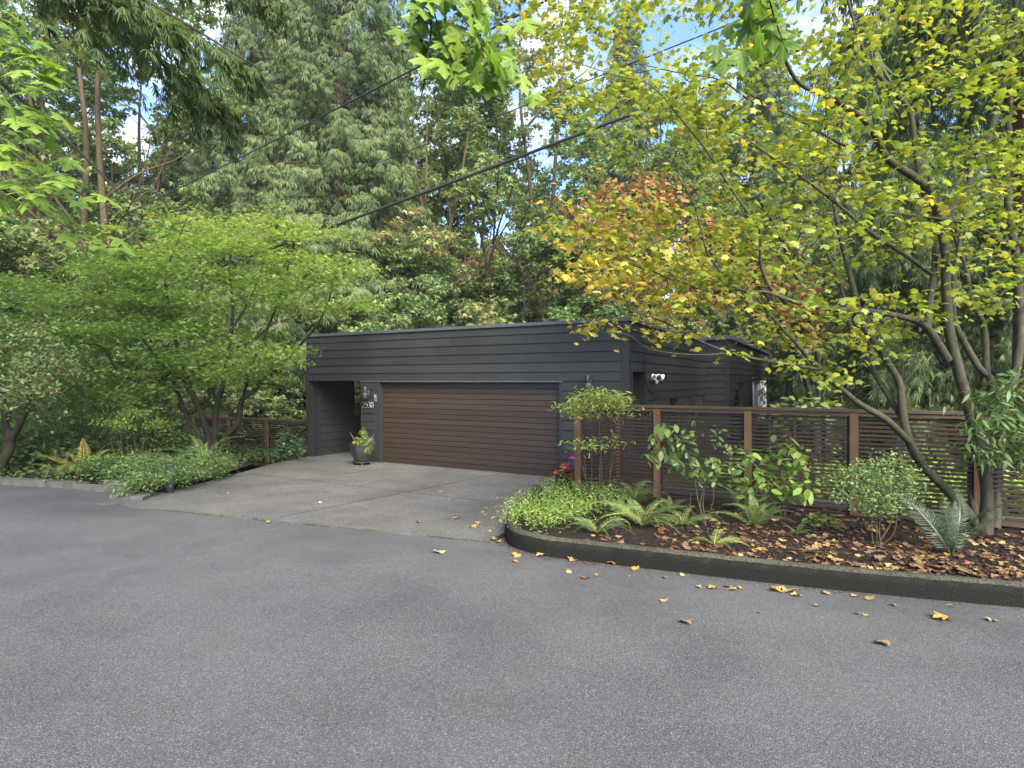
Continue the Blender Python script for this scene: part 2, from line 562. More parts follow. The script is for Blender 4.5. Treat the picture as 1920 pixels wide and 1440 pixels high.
def smooth_line(ctrl, per=5):
    """Catmull-Rom through control points (n, k)"""
    c = np.asarray(ctrl, dtype=float)
    c = np.vstack([2 * c[0] - c[1], c, 2 * c[-1] - c[-2]])
    out = []
    for i in range(1, len(c) - 2):
        p0, p1, p2, p3 = c[i - 1], c[i], c[i + 1], c[i + 2]
        for s in range(per):
            t = s / per
            out.append(0.5 * (2 * p1 + (p2 - p0) * t + (2 * p0 - 5 * p1 + 4 * p2 - p3) * t * t + (3 * p1 - p0 - 3 * p2 + p3) * t ** 3))
    out.append(c[-2])
    return np.array(out)

# ---- leaves
def fan(outline, cy=0.35, curl=0.25, fold=0.0):
    o = np.array(outline, dtype=float)
    V = np.zeros((len(o) + 1, 3))
    V[0] = (0, cy, 0)
    V[1:, :2] = o
    V[:, 2] = -curl * (V[:, 0] ** 2 * 1.4 + (V[:, 1] - 0.2) ** 2 * 0.6) + fold * np.abs(V[:, 0])
    n = len(o)
    F = np.array([(0, 1 + i, 1 + (i + 1) % n) for i in range(n)])
    return V, F

def mirror(half):
    return half + [(-x, y) for x, y in half[::-1] if abs(x) > 1e-6]

T_BIG = fan(mirror([(0, 0), (.1, -.05), (.26, -.1), (.44, -.06), (.36, .07), (.27, .16), (.42, .2), (.5, .3), (.66, .42), (.52, .5), (.45, .58), (.3, .5), (.17, .44), (.2, .62), (.3, .72), (.16, .8), (.1, .93), (0, 1.05)]), 0.25, 0.3)
T_MAPLE = fan(mirror([(0, 0), (.40, -.02), (.34, .2), (.46, .28), (.60, .50), (.44, .56), (.26, .56), (.25, .76), (0, 1.0)]), 0.3, 0.35)
T_JAP = fan(mirror([(0, 0), (.42, .1), (.16, .26), (.5, .62), (.1, .45), (0, 1.0)]), 0.28, 0.35)
T_BG = fan(mirror([(0, 0), (.52, .28), (.2, .42), (0, 1.0)]), 0.35, 0.4)
T_OVAL = fan(mirror([(0, 0), (.2, .22), (.25, .48), (.16, .78), (0, 1.0)]), 0.45, 0.3, 0.12)
T_NARROW = fan(mirror([(0, 0), (.11, .3), (.1, .6), (0, 1.0)]), 0.45, 0.35, 0.1)
T_ROUND = fan(mirror([(0, 0), (.3, .15), (.42, .45), (.28, .8), (0, 1.0)]), 0.45, 0.3, 0.1)

def spray_template(k=5, seed=1):
    r = np.random.default_rng(seed)
    V, F = [], []
    for i in range(k):
        a = (i - (k - 1) / 2) * 0.32 + r.normal(0, .1)
        L = 1.0 - 0.13 * abs(i - (k - 1) / 2) + r.normal(0, .06)
        dx, dy = math.sin(a), math.cos(a)
        w = 0.034
        o = len(V)
        z = lambda s: -0.35 * s * s
        V += [(0, 0, 0), (dx * L * .5 + dy * w, dy * L * .5 - dx * w, z(.5) + .02), (dx * L, dy * L, z(1) + r.normal(0, .08)), (dx * L * .5 - dy * w, dy * L * .5 + dx * w, z(.5) + .02)]
        F += [(o, o + 1, o + 2), (o, o + 2, o + 3)]
    return np.array(V), np.array(F)
T_SPRAY = spray_template(5)

def orient(n, rng, tilt=0.4, droop=0.3, az=None):
    a = rng.uniform(0, 2 * PI, n) if az is None else az
    d = rng.normal(droop, tilt * 0.7, n)
    y = np.stack([np.cos(a) * np.cos(d), np.sin(a) * np.cos(d), -np.sin(d)], 1)
    up = np.array((0, 0, 1.0))
    z0 = up - y * y[:, 2:3]
    nz = np.linalg.norm(z0, axis=1)[:, None]
    z0 = np.where(nz > 1e-3, z0 / (nz + 1e-9), np.array((1.0, 0, 0)))
    w = np.cross(y, z0)
    r = rng.normal(0, tilt, n)[:, None]
    z = np.cos(r) * z0 + np.sin(r) * w
    x = np.cross(y, z)
    return np.stack([x, y, z], axis=2)      # columns

def leaf_arrays(tmpl, pos, R, size, tint):
    tv, tf = tmpl
    n, k = len(pos), len(tv)
    V = np.einsum('nij,kj->nki', R, tv) * size[:, None, None] + pos[:, None, :]
    F = tf[None] + (np.arange(n) * k)[:, None, None]
    return V.reshape(-1, 3), F.reshape(-1, 3), np.repeat(tint, k)

def leaves_mesh(name, tmpl, pos, R, size, tint, mat, parent=None):
    V, F, T = leaf_arrays(tmpl, pos, R, size, np.clip(tint, 0, 1))
    return link(name, mesh_data(name, V, F, mat, T), parent)

def leaf_variants(name, tmpl, mat, tints):
    return [mesh_data(name, tmpl[0], tmpl[1], mat, np.full(len(tmpl[0]), t)) for t in tints]

def leaf_objects(name, variants, tints, pos, R, size, tint, parent):
    tints = np.asarray(tints)
    for p, r, s, t in zip(pos, R, size, tint):
        me = variants[int(np.argmin(np.abs(tints - t)))]
        M = Matrix([list(r[0] * s) + [p[0]], list(r[1] * s) + [p[1]], list(r[2] * s) + [p[2]], [0, 0, 0, 1]])
        link_m(name, me, parent, M)

def grow(limbs, targets, rng, up=0.12, rk=0.010, rmin=0.0025, wob=0.1, steps=5):
    """joins every target to the nearest wood by a curved twig"""
    N0 = sum(len(p) for p, r in limbs)
    P = np.zeros((N0 + len(targets) * steps, 3)); Rr = np.zeros(len(P))
    i = 0
    for p, r in limbs:
        P[i:i + len(p)] = p; Rr[i:i + len(p)] = r; i += len(p)
    d0 = np.array([np.min(((P[:N0] - t) ** 2).sum(1)) for t in targets])
    tw = []
    for k in np.argsort(d0):
        t = targets[k]
        j = int(np.argmin(((P[:i] - t) ** 2).sum(1)))
        p0 = P[j]; L = np.linalg.norm(t - p0)
        if L < 0.03:
            continue
        c = (p0 + t) / 2 + np.array((0, 0, up * L)) + rng.normal(0, wob * L, 3)
        s = np.linspace(0, 1, steps + 1)[:, None]
        pts = (1 - s) ** 2 * p0 + 2 * s * (1 - s) * c + s * s * t
        r0 = min(Rr[j] * 0.75, rmin + rk * L)
        rad = np.linspace(r0, max(rmin * 0.6, r0 * 0.35), steps + 1)
        tw.append((pts, rad, 4 if r0 > 0.006 else 3))
        P[i:i + steps] = pts[1:]; Rr[i:i + steps] = rad[1:]; i += steps
    return tw

def limb_px(ctrl, per=5):
    """control points (px, row, depth, radius in px) to a 3D limb"""
    c = np.array([np.append(W(a, b, d), r / FPX * d) for a, b, d, r in ctrl])
    q = smooth_line(c, per)
    return q[:, :3], np.maximum(q[:, 3], 0.002)

def in_poly(x, y, poly):
    poly = np.asarray(poly, dtype=float)
    ins = np.zeros(len(x), bool)
    j = len(poly) - 1
    for i in range(len(poly)):
        xi, yi = poly[i]; xj, yj = poly[j]
        hit = ((yi > y) != (yj > y)) & (x < (xj - xi) * (y - yi) / (yj - yi + 1e-12) + xi)
        ins ^= hit
        j = i
    return ins

def volume_px(poly, d0, d1, n, rng):
    """random points of a crown whose outline seen from the street is poly"""
    poly = np.asarray(poly, dtype=float)
    out = np.zeros((0, 3))
    lo, hi = poly.min(0), poly.max(0)
    while len(out) < n:
        x = rng.uniform(lo[0], hi[0], n); y = rng.uniform(lo[1], hi[1], n)
        k = in_poly(x, y, poly)
        d = rng.uniform(d0, d1, n)
        p = np.stack([(x - 960) / FPX * d, d, EYE - (y - HOR) / FPX * d], 1)[k]
        out = np.vstack([out, p])
    return out[:n]

def proj(p):
    p = np.atleast_2d(p)
    return 960 + FPX * p[:, 0] / p[:, 1], HOR - FPX * (p[:, 2] - EYE) / p[:, 1]

# ------------------------------------------------------------------ ground, road, driveway
def sheet(name, poly, h, mat, kind='structure'):
    V = [(p[0], p[1], gz(p[0], p[1]) + h) for p in poly]
    me = mesh_data(name, V, [tuple(range(len(V)))], mat)
    return tagged(link(name, me), kind=kind)

def grid_sheet(name, x0, x1, y0, y1, nx, ny, zf, mat):
    X, Y = np.meshgrid(np.linspace(x0, x1, nx), np.linspace(y0, y1, ny))
    V = np.stack([X, Y, zf(X, Y)], -1).reshape(-1, 3)
    i, j = np.meshgrid(np.arange(nx - 1), np.arange(ny - 1))
    a = (j * nx + i).ravel()
    F = np.stack([a, a + 1, a + nx + 1, a + nx], 1)
    return link(name, mesh_data(name, V, F, mat, smooth=True))

def drop(x, y):                # the garden falls away left of the driveway, towards the low fence
    u, v = RX * x + RY * y, NX * x + NY * y
    s = lambda t: np.clip(t, 0, 1) ** 2 * (3 - 2 * np.clip(t, 0, 1))
    return 0.55 * s((v - 8.4) / 2.2) * s((-10.2 - u) / 0.6) * s((26 - v) / 6)

def terrain(x, y):
    v = NX * x + NY * y
    return gz(x, y) - 0.06 - drop(x, y) - 0.02 * np.clip(v - 22, 0, 60)

tagged(grid_sheet('ground', -220, 220, -80, 300, 221, 191, terrain, 'forest_floor'), kind='structure')

# outer foot of the right hand kerb (row/column read from the street), then on past the frame
kerb_px = [(1000, 930), (972, 962), (953, 985), (946, 1002), (950, 1016), (966, 1028), (1018, 1042), (1080, 1050), (1135, 1057), (1252, 1071), (1440, 1093), (1602, 1110), (1920, 1140), (2400, 1176)]
kerb_line = smooth_line([G(*p)[:2] for p in kerb_px], 5)
left_kerb_px = [(-700, 868), (-300, 887), (0, 909), (147, 917.5), (238, 926)]
left_line = [G(*p)[:2] for p in left_kerb_px]

road = [(-45, left_line[0][1] + 12)] + [tuple(p + np.array((0.02, 0.25))) for p in left_line] + [tuple(UV(-9.4, 5.3)[:2]), tuple(UV(-9.3, 7.3)[:2]), tuple(UV(-3.6, 7.6)[:2])]
road += [tuple(p) for p in kerb_line[16:]] + [(30, 2.2), (60, -4), (60, -30), (-40, -20)]
sheet('road', road, 0.0, 'asphalt')

# driveway: six slabs with open joints on a dark bed
jw = 0.02
def edge_v(u):      # where the asphalt ends
    a, b = G(280, 955), G(950, 1021)
    ua, va = a[0] * RX + a[1] * RY, a[0] * NX + a[1] * NY
    ub, vb = b[0] * RX + b[1] * RY, b[0] * NX + b[1] * NY
    return va + (vb - va) * (u - ua) / (ub - ua)
def left_u(v):
    return float(np.interp(v, [4.6, 4.9, 6.1, 7.5, 9.5, 11.16], [-9.35, -9.35, -9.76, -10.54, -11.7, -12.42]))
def right_u(v):
    return float(np.interp(v, [5.5, 6.1, 7.0, 8.5, 11.2], [-3.42, -3.48, -3.6, -3.75, -3.9]))
JU1, JU2, JV, VH = -9.0, -6.42, 7.9, 11.16
drive = tagged(empty('driveway'), kind='structure')
sb = MB().prism([UV(-9.3, 4.9)[:2], UV(-3.4, 5.75)[:2], UV(-3.6, 11.1)[:2], UV(-12.3, 11.1)[:2]], lambda x, y: gz(x, y) - 0.05, lambda x, y: gz(x, y) + 0.009)
sb.build('joint_bed', 'interior_dark', drive)
def slab(pts, name='slab', deep=False):
    poly = [UV(u, v)[:2] for u, v in pts]
    MB().prism(poly, lambda x, y: gz(x, y) - (0.7 if deep else 0.04), lambda x, y: gz(x, y) + 0.014).build(name, 'concrete', drive)
slab([(left_u(edge_v(-9.2)), edge_v(-9.35)), (JU1 - jw, edge_v(-9)), (JU1 - jw, JV - jw), (left_u(7.9), JV - jw), (left_u(7.5), 7.5), (left_u(6.1), 6.1)])
slab([(JU1 + jw, edge_v(-9)), (JU2 - jw, edge_v(-6.4)), (JU2 - jw, JV - jw), (JU1 + jw, JV - jw)])
slab([(JU2 + jw, edge_v(-6.4)), (right_u(5.8), edge_v(-3.5)), (right_u(7), 7), (right_u(JV), JV - jw), (JU2 + jw, JV - jw)])
slab([(left_u(7.92), JV + jw), (JU1 - jw, JV + jw), (JU1 - jw, VH), (left_u(VH), VH), (left_u(9.5), 9.5)], deep=True)
slab([(JU1 + jw, JV + jw), (JU2 - jw, JV + jw), (JU2 - jw, VH), (JU1 + jw, VH)])
slab([(JU2 + jw, JV + jw), (right_u(JV), JV + jw), (right_u(9), 9), (right_u(VH), VH), (JU2 + jw, VH)])

# right hand kerb: one poured, rounded profile swept along the curve
def sweep_kerb(name, line, width, height, mat, seed=0):
    line = np.asarray(line)
    seg = np.concatenate([[0], np.cumsum(np.hypot(*np.diff(line, axis=0).T))])
    ss = np.arange(0, seg[-1], 0.06)
    line = np.stack([np.interp(ss, seg, line[:, 0]), np.interp(ss, seg, line[:, 1])], 1)
    t = np.gradient(line, axis=0); t /= np.linalg.norm(t, axis=1)[:, None]
    nrm = np.stack([-t[:, 1], t[:, 0]], 1)        # to the left of travel = into the bed
    prof = [(0, -0.1), (0.004, height * 0.6), (0.016, height * 0.88), (0.04, height * 0.985), (0.07, height), (width - 0.02, height - 0.004), (width, height - 0.02), (width + 0.01, -0.1)]
    rng = np.random.default_rng(seed)
    V = []
    for p, n_ in zip(line, nrm):
        j = rng.normal(0, 0.0022, len(prof))
        for (a, z), q in zip(prof, j):
            x, y = p + n_ * (a + q)
            V.append((x, y, gz(x, y) + z + q))
    k = len(prof)
    F = [(i * k + a, (i + 1) * k + a, (i + 1) * k + a + 1, i * k + a + 1) for i in range(len(line) - 1) for a in range(k - 1)]
    F += [tuple(range(k)), tuple((len(line) - 1) * k + a for a in range(k))[::-1]]
    return link(name, mesh_data(name, V, F, mat, smooth=True))
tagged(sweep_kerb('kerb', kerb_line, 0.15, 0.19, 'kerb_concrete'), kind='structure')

# left kerb in cast pieces
lk = tagged(empty('kerb'), kind='structure')
L = [np.array(p) for p in left_line]
for i, (a, b) in enumerate([(L[0], L[1]), (L[1], L[2]), (L[2], (L[2] * .4 + L[3] * .6)), ((L[2] * .4 + L[3] * .6), L[3]), (L[3], L[4])]):
    t = (b - a) / np.linalg.norm(b - a); nn = np.array((-t[1], t[0]))
    a = a + t * 0.006; b = b - t * 0.006
    o = nn * (0.03 if i == 4 else 0.0)
    w = 0.55 if i == 4 else 0.2
    MB().prism([a - o, b - o, b + nn * w, a + nn * w], lambda x, y: gz(x, y) - 0.08, lambda x, y: gz(x, y) + (0.105 if i < 4 else 0.1)).build('kerb_stone', 'stone_grey', lk)
MB().prism([G(205, 936)[:2], G(268, 941)[:2], G(290, 931)[:2], G(225, 925)[:2]], lambda x, y: gz(x, y) - 0.05, lambda x, y: gz(x, y) + 0.07).build('corner_stone', 'stone_grey', lk)

# planting beds
def fbm(x, y, s):
    return np.sin(x * s + 1.3) * np.cos(y * s * 1.17 + .4) * .5 + np.sin(x * s * 2.3 + y * s * 1.9) * .3 + np.sin(x * s * 5.1 - y * s * 4.3 + 2) * .2
def clip_grid(name, poly, h, mat, step=0.09, amp=0.03):
    poly = np.asarray(poly)
    lo, hi = poly.min(0), poly.max(0)
    xs = np.arange(lo[0], hi[0], step); ys = np.arange(lo[1], hi[1], step)
    X, Y = np.meshgrid(xs, ys)
    Z = gz(X, Y) + h + amp * fbm(X, Y, 3.0) - drop(X, Y)
    V = np.stack([X, Y, Z], -1).reshape(-1, 3)
    nx, ny = len(xs), len(ys)
    i, j = np.meshgrid(np.arange(nx - 1), np.arange(ny - 1))
    a = (j * nx + i).ravel()
    cx, cy = X[:-1, :-1].ravel() + step / 2, Y[:-1, :-1].ravel() + step / 2
    k = in_poly(cx, cy, poly)
    F = np.stack([a, a + 1, a + nx + 1, a + nx], 1)[k]
    return link(name, mesh_data(name, V, F, mat, smooth=True))

BED_H = 0.15
FD = 9.2
BAY = 0.1447 * FD
P1 = np.array((0.248 * FD, FD))                        # second post of the right hand fence
def fence_pt(k, off=0.0):                              # k bays along, off metres in front
    return P1 + k * BAY * np.array((RX, RY)) - off * np.array((NX, NY))
kt = np.gradient(kerb_line, axis=0); kt /= np.linalg.norm(kt, axis=1)[:, None]
kin = kerb_line + np.stack([-kt[:, 1], kt[:, 0]], 1) * 0.1
BED_POLY = [tuple(p) for p in kin[4:]] + [tuple(fence_pt(9, -0.4)), tuple(fence_pt(-1.2, -0.4)), tuple(UV(-4.4, 10.6)[:2]), tuple(UV(-4.0, 9.2)[:2])]
tagged(clip_grid('planting_bed', BED_POLY, BED_H, 'mulch'), kind='structure')
def bed_z(x, y, h=BED_H, amp=0.03):
    return gz(x, y) + h + amp * fbm(x, y, 3.0)
LBED = [(-40, L[0][1] + 8)] + [tuple(p + np.array((0.0, 0.12))) for p in L] + [tuple(UV(-9.45, 5.05)[:2]), tuple(UV(-9.85, 6.1)[:2]), tuple(UV(-10.7, 7.5)[:2]), tuple(UV(-11.9, 9.5)[:2]), tuple(UV(-12.6, 11.4)[:2]), (-11, 30), (-40, 40)]
tagged(clip_grid('planting_bed', LBED, 0.09, 'mulch', 0.22, 0.05), kind='structure')
# concrete path behind the right fence
sheet('path', [fence_pt(-0.6, -0.42), fence_pt(9, -0.42), fence_pt(9, -1.5), fence_pt(-0.6, -1.5)], 0.13, 'concrete')

# ------------------------------------------------------------------ the house
HZ = -0.44                                             # garage floor
hc = UV(-3.568, 11.17)
house = tagged(empty('house', (hc[0], hc[1], HZ), HROT), 'low flat-roofed dark charcoal house with brown garage door and covered side entry', 'house')
H_TOP = 3.26
LAP = 0.2033
HEAD = 2.04                                            # underside of the header boards
WX = -8.89                                             # outer left corner
BOARD = {}
def board_mesh(L):
    key = round(L, 3)
    if key not in BOARD:
        e = LAP - 0.011
        V = [(0, -0.036, 0), (L, -0.036, 0), (L, -0.018, e), (0, -0.018, e), (0, 0, 0), (L, 0, 0), (L, 0, e), (0, 0, e)]
        F = [(0, 1, 2, 3), (7, 6, 5, 4), (0, 4, 5, 1), (3, 2, 6, 7), (0, 3, 7, 4), (1, 5, 6, 2)]
        BOARD[key] = mesh_data('siding_board', V, F, 'siding_paint')
    return BOARD[key]
rs = np.random.default_rng(3)
def boards(parent, x0, x1, y, z_from, z_to, rz=0.0, seams=True):
    """courses hung downwards from z_to on the wall line; rz turns the run about its start"""
    z = z_to - LAP
    Lr = x1 - x0
    while z > z_from - LAP + 0.01:
        lo = max(z, z_from)
        cuts = [0, Lr]
        if seams and Lr > 3.0:
            cuts = [0, Lr * rs.uniform(.3, .7), Lr]
        for a, b in zip(cuts[:-1], cuts[1:]):
            o = link('siding_board', board_mesh(b - a - 0.006), parent)
            c, s = math.cos(rz), math.sin(rz)
            o.location = (x0 + a * c, y + a * s, lo + rs.normal(0, 0.0008))
            o.rotation_euler = (0, 0, rz)
            if lo > z:
                o.scale = (1, 1, (z + LAP - lo) / LAP)
        z -= LAP
# cores
fw = MB().box(WX, 0, 0, 0.16, HEAD + 0.02, H_TOP - 0.02).box(-1.40, -0.002, 0.001, 0.16, -0.5, HEAD + 0.02).box(-6.94, -6.42, 0.001, 0.16, -0.5, HEAD + 0.02).build('front_wall', 'trim_paint', house)
boards(fw, WX + 0.075, -0.135, 0, HEAD, H_TOP - 0.015)
boards(fw, -1.40, -0.135, 0, -0.3, HEAD - 0.002, seams=False)
boards(fw, -6.94 + 0.03, -6.53, 0, -0.3, HEAD - 0.002, seams=False)
MB().box(-6.94 + 0.0, -1.38, -0.046, -0.0365, HEAD - 0.03, HEAD + 0.0).build('header_flashing', 'roof_metal', fw)
MB().box(-0.135, 0.02, -0.044, 0.12, -0.5, H_TOP - 0.01).build('corner_trim', 'trim_paint', house)
MB().box(WX - 0.02, WX + 0.075, -0.044, 0.16, -0.5, H_TOP - 0.01).build('corner_trim', 'trim_paint', house)
MB().box(-6.945, -6.905, -0.044, 0.17, -0.5, HEAD).build('corner_trim', 'trim_paint', house)
MB().box(-6.53, -6.33, -0.03, 0.17, -0.5, HEAD - 0.002).build('door_jamb', 'trim_paint', house)
MB().box(-1.47, -1.40, -0.03, 0.17, -0.5, HEAD - 0.002).build('door_jamb', 'trim_paint', house)
MB().box(-6.33, -1.47, 0.05, 0.17, HEAD - 0.05, HEAD + 0.02).build('door_head', 'trim_paint', house)
# garage door: sixteen planks in four sections, chamfered edges
gd = MB().box(-6.33, -1.47, 0.125, 0.15, 0.0, HEAD - 0.05).build('garage_door', 'door_stain', house)
NP = 16
ph = (HEAD - 0.05 - 0.012) / NP
Lx = 4.86
b = 0.007
for q in range(NP):
    g = 0.0035 if q % 4 else 0.006
    V = []
    for x in (0, Lx):
        V += [(x, 0.03, g), (x, b, g), (x, 0, g + b), (x, 0, ph - g - b), (x, b, ph - g), (x, 0.03, ph - g)]
    F = [tuple(range(6)), tuple(range(6, 12))[::-1]] + [(i, i + 6, (i + 1) % 6 + 6, (i + 1) % 6) for i in range(6)]
    link('door_plank', mesh_data('door_plank', V, F, 'door_stain'), gd, (-6.33, 0.095, 0.01 + q * ph))
MB().box(-6.33, -1.47, 0.085, 0.13, -0.02, 0.011).build('bottom_seal', 'stone_grey', gd)
MB().box(-6.36, -1.44, -0.06, 0.2, -0.3, -0.006).build('threshold', 'concrete', house)
# roof with metal edge
rf = MB().box(WX - 0.02, 0.02, 0.02, 9.6, H_TOP - 0.2, H_TOP - 0.01).build('roof', 'roof_felt', house)
MB().box(WX - 0.05, 0.05, -0.06, 0.09, H_TOP - 0.005, H_TOP + 0.018).build('roof_edge', 'roof_metal', rf)
MB().box(WX - 0.05, 0.05, -0.064, -0.058, H_TOP - 0.045, H_TOP + 0.02).build('edge_drip', 'roof_metal', rf)
MB().box(-0.09, 0.055, 0.093, 7.6, H_TOP - 0.005, H_TOP + 0.018).build('roof_edge', 'roof_metal', rf)
MB().box(0.05, 0.056, -0.06, 7.6, H_TOP - 0.05, H_TOP + 0.02).build('edge_drip', 'roof_metal', rf)
# wing wall of the entry with an open bay behind it
ww = MB().box(WX, -8.67, 0.163, 1.5, -0.6, HEAD + 0.0).box(WX, -8.67, 1.5, 2.7, -0.6, 1.06).box(WX, -8.67, 2.7, 9.4, -0.6, H_TOP - 0.22).build('wing_wall', 'trim_paint', house)
zz = HEAD - LAP
while zz > -0.35:
    o = link('siding_board', board_mesh(1.29), ww, (-8.67, 0.2, zz))
    o.rotation_euler = (0, 0, PI / 2)
    zz -= LAP
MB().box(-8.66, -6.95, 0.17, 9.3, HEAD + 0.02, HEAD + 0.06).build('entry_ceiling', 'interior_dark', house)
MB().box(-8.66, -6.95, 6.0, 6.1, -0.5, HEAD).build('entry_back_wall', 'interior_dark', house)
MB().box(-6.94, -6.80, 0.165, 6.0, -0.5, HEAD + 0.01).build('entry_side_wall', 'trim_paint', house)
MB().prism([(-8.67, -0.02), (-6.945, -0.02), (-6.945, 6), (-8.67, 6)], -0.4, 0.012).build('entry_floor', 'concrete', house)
# right side wall: doorway, two windows
sw = MB()
SWX = 0.0
for y0, y1, z0, z1 in [(0.12, 0.2, -0.8, H_TOP - .21), (0.2, 1.13, 2.25, H_TOP - .21), (1.13, 3.1, -0.8, H_TOP - .21), (3.1, 7.45, 1.62, H_TOP - .21), (3.1, 7.45, -0.8, 0.4), (5.45, 5.95, 0.4, 1.62), (7.45, 7.6, -.8, H_TOP - .21)]:
    sw.box(-0.14, SWX, y0, y1, z0, z1)
side = sw.build('side_wall', 'trim_paint', house)
def side_boards(parent, x, y0, y1, ztop, zbot, holes):
    z = ztop - LAP
    while z > zbot:
        spans = [(y0, y1)]
        for (a, b_, c, d) in holes:
            if z + LAP * .5 > c and z + LAP * .5 < d:
                spans = [s for t in spans for s in ((t[0], min(t[1], a)), (max(t[0], b_), t[1])) if s[1] - s[0] > 0.05]
        for a, b_ in spans:
            o = link('siding_board', board_mesh(b_ - a), parent, (x, a, z))
            o.rotation_euler = (0, 0, PI / 2)
        z -= LAP
side_boards(side, SWX, 0.125, 7.57, H_TOP - 0.02, -0.3, [(0.16, 1.17, -1, 2.29), (3.05, 5.5, 0.35, 1.66), (5.9, 7.5, 0.35, 1.66)])
MB().box(-0.35, -0.30, 0.2, 1.13, -0.4, 2.25).build('side_door', 'siding_paint', house)
MB().box(-0.3, 0.03, 0.17, 0.2, -0.4, 2.29).box(-0.3, 0.03, 1.13, 1.165, -0.4, 2.29).box(-0.3, 0.045, 0.2, 1.13, 2.25, 2.29).build('door_frame', 'trim_paint', house)
for a, b_ in ((3.1, 5.45), (5.95, 7.45)):
    w = MB().box(-0.06, 0.035, a - .03, a + .05, 0.4, 1.62).box(-0.06, 0.035, b_ - .05, b_ + .03, 0.4, 1.62).box(-0.06, 0.05, a - .06, b_ + .06, 1.62, 1.70).box(-0.06, 0.04, a + .05, b_ - .05, 0.36, 0.42).build('window', 'siding_paint', house)
    m = (a + b_) / 2
    MB().box(-0.03, -0.02, a + .05, m - .02, 0.42, 1.62).build('pane', 'glass', w)
    MB().box(-0.03, -0.02, m + .02, b_ - .05, 0.42, 1.62).build('pane', 'glass', w)
    MB().box(-0.05, 0.01, m - .02, m + .02, 0.42, 1.62).build('mullion', 'siding_paint', w)
# rear wing standing 0.68 m proud
RW = 0.684
rw = MB().box(-0.1, RW, 7.6, 7.75, -1.2, H_TOP + 0.02).box(RW - .14, RW, 7.75, 8.6, -1.2, H_TOP + .02).box(RW - .14, RW, 8.6, 10.75, 1.95, H_TOP + .02).box(RW - .14, RW, 10.75, 13.5, -1.2, H_TOP + .02).box(RW - .14, RW, 13.5, 18.4, 2.0, H_TOP + .02).box(RW - .14, RW, 18.4, 19.8, -1.2, H_TOP + .02).build('rear_wall', 'trim_paint', house)
z = H_TOP - LAP
while z > -0.4:
    link('siding_board', board_mesh(0.56), rw, (0.028, 7.6, z))
    z -= LAP
side_boards(rw, RW, 7.74, 19.7, H_TOP, -0.4, [(8.55, 10.8, -2, 2.0), (13.45, 18.45, -2, 2.05)])
MB().box(0.588, RW + 0.03, 7.566, 7.74, -1.2, H_TOP).build('corner_trim', 'trim_paint', house)
rr_ = MB().box(-6, RW + .02, 7.62, 19.82, H_TOP - .05, H_TOP + .1).build('rear_roof', 'roof_felt', house)
MB().box(-6, RW + .12, 7.48, 7.62, H_TOP + .04, H_TOP + .16).build('roof_edge', 'roof_metal', rr_)
MB().box(RW + .02, RW + .12, 7.62, 19.9, H_TOP + .04, H_TOP + .16).build('roof_edge', 'roof_metal', rr_)
w = MB().box(RW - .1, RW + .035, 8.56, 8.64, 0.1, 1.95).box(RW - .1, RW + .035, 10.71, 10.79, 0.1, 1.95).box(RW - .1, RW + .06, 8.5, 10.85, 1.95, 2.05).box(RW - .1, RW + .05, 8.5, 10.85, 0.0, 0.1).build('window', 'trim_paint', house)
MB().box(RW - .05, RW - .04, 8.64, 10.71, 0.1, 1.95).build('pane', 'glass', w)
w = MB().box(RW - .1, RW + .04, 13.5, 13.75, 0.0, 2.0).box(RW - .1, RW + .04, 16.0, 16.3, 0.0, 2.0).box(RW - .1, RW + .04, 17.6, 18.4, 0.0, 2.0).box(RW - .1, RW + .05, 13.5, 18.4, 2.0, 2.06).build('patio_door', 'white_plastic', house)
MB().box(RW - .06, RW - .05, 13.75, 16.0, 0, 2.0).build('pane', 'curtain_pale', w)
MB().box(RW - .06, RW - .05, 16.3, 17.6, 0, 2.0).build('pane', 'glass', w)
MB().box(-6, RW + .12, 13.0, 19.0, 2.12, 2.2).build('porch_roof', 'roof_metal', house)
# closing walls that keep the rooms dark
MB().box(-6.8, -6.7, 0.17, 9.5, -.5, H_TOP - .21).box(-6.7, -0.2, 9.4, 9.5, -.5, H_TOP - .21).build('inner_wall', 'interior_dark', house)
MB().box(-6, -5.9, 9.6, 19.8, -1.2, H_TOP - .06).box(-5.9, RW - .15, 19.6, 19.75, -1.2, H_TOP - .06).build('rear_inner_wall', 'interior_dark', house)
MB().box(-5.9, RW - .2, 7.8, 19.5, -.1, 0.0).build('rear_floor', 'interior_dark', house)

# house number 2538 in thin metal strokes
DIG = {'2': [[(0, .8), (.12, .97), (.32, 1), (.5, .9), (.52, .7), (.4, .45), (.18, .2), (0, 0), (.56, 0)]],
       '5': [[(.5, 1), (.1, 1), (.04, .56), (.25, .62), (.45, .52), (.54, .3), (.42, .08), (.2, 0), (0, .1)]],
       '3': [[(.02, .9), (.2, 1), (.42, .95), (.5, .76), (.4, .58), (.2, .53), (.42, .48), (.55, .27), (.44, .06), (.22, 0), (0, .1)]],
       '8': [[(.28, .54), (.08, .68), (.06, .86), (.28, 1), (.5, .86), (.48, .68), (.28, .54), (.04, .38), (.03, .14), (.28, 0), (.53, .14), (.52, .38), (.28, .54)]]}
for i, ch in enumerate('2538'):
    m = MB()
    for st in DIG[ch]:
        p = smooth_line([(x * .14, 0, y * .14) for x, y in st], 3) if ch != '5' else np.array([(x * .14, 0, y * .14) for x, y in st])
        m.tube(p, 0.006, 6)
    m.build('number_digit', 'number_metal', fw, loc=(-6.9 + i * 0.098, -0.044, 1.37))

def to_house(x, y, z):
    c, s = math.cos(HROT), math.sin(HROT)
    return (hc[0] + x * c - y * s, hc[1] + x * s + y * c, HZ + z)

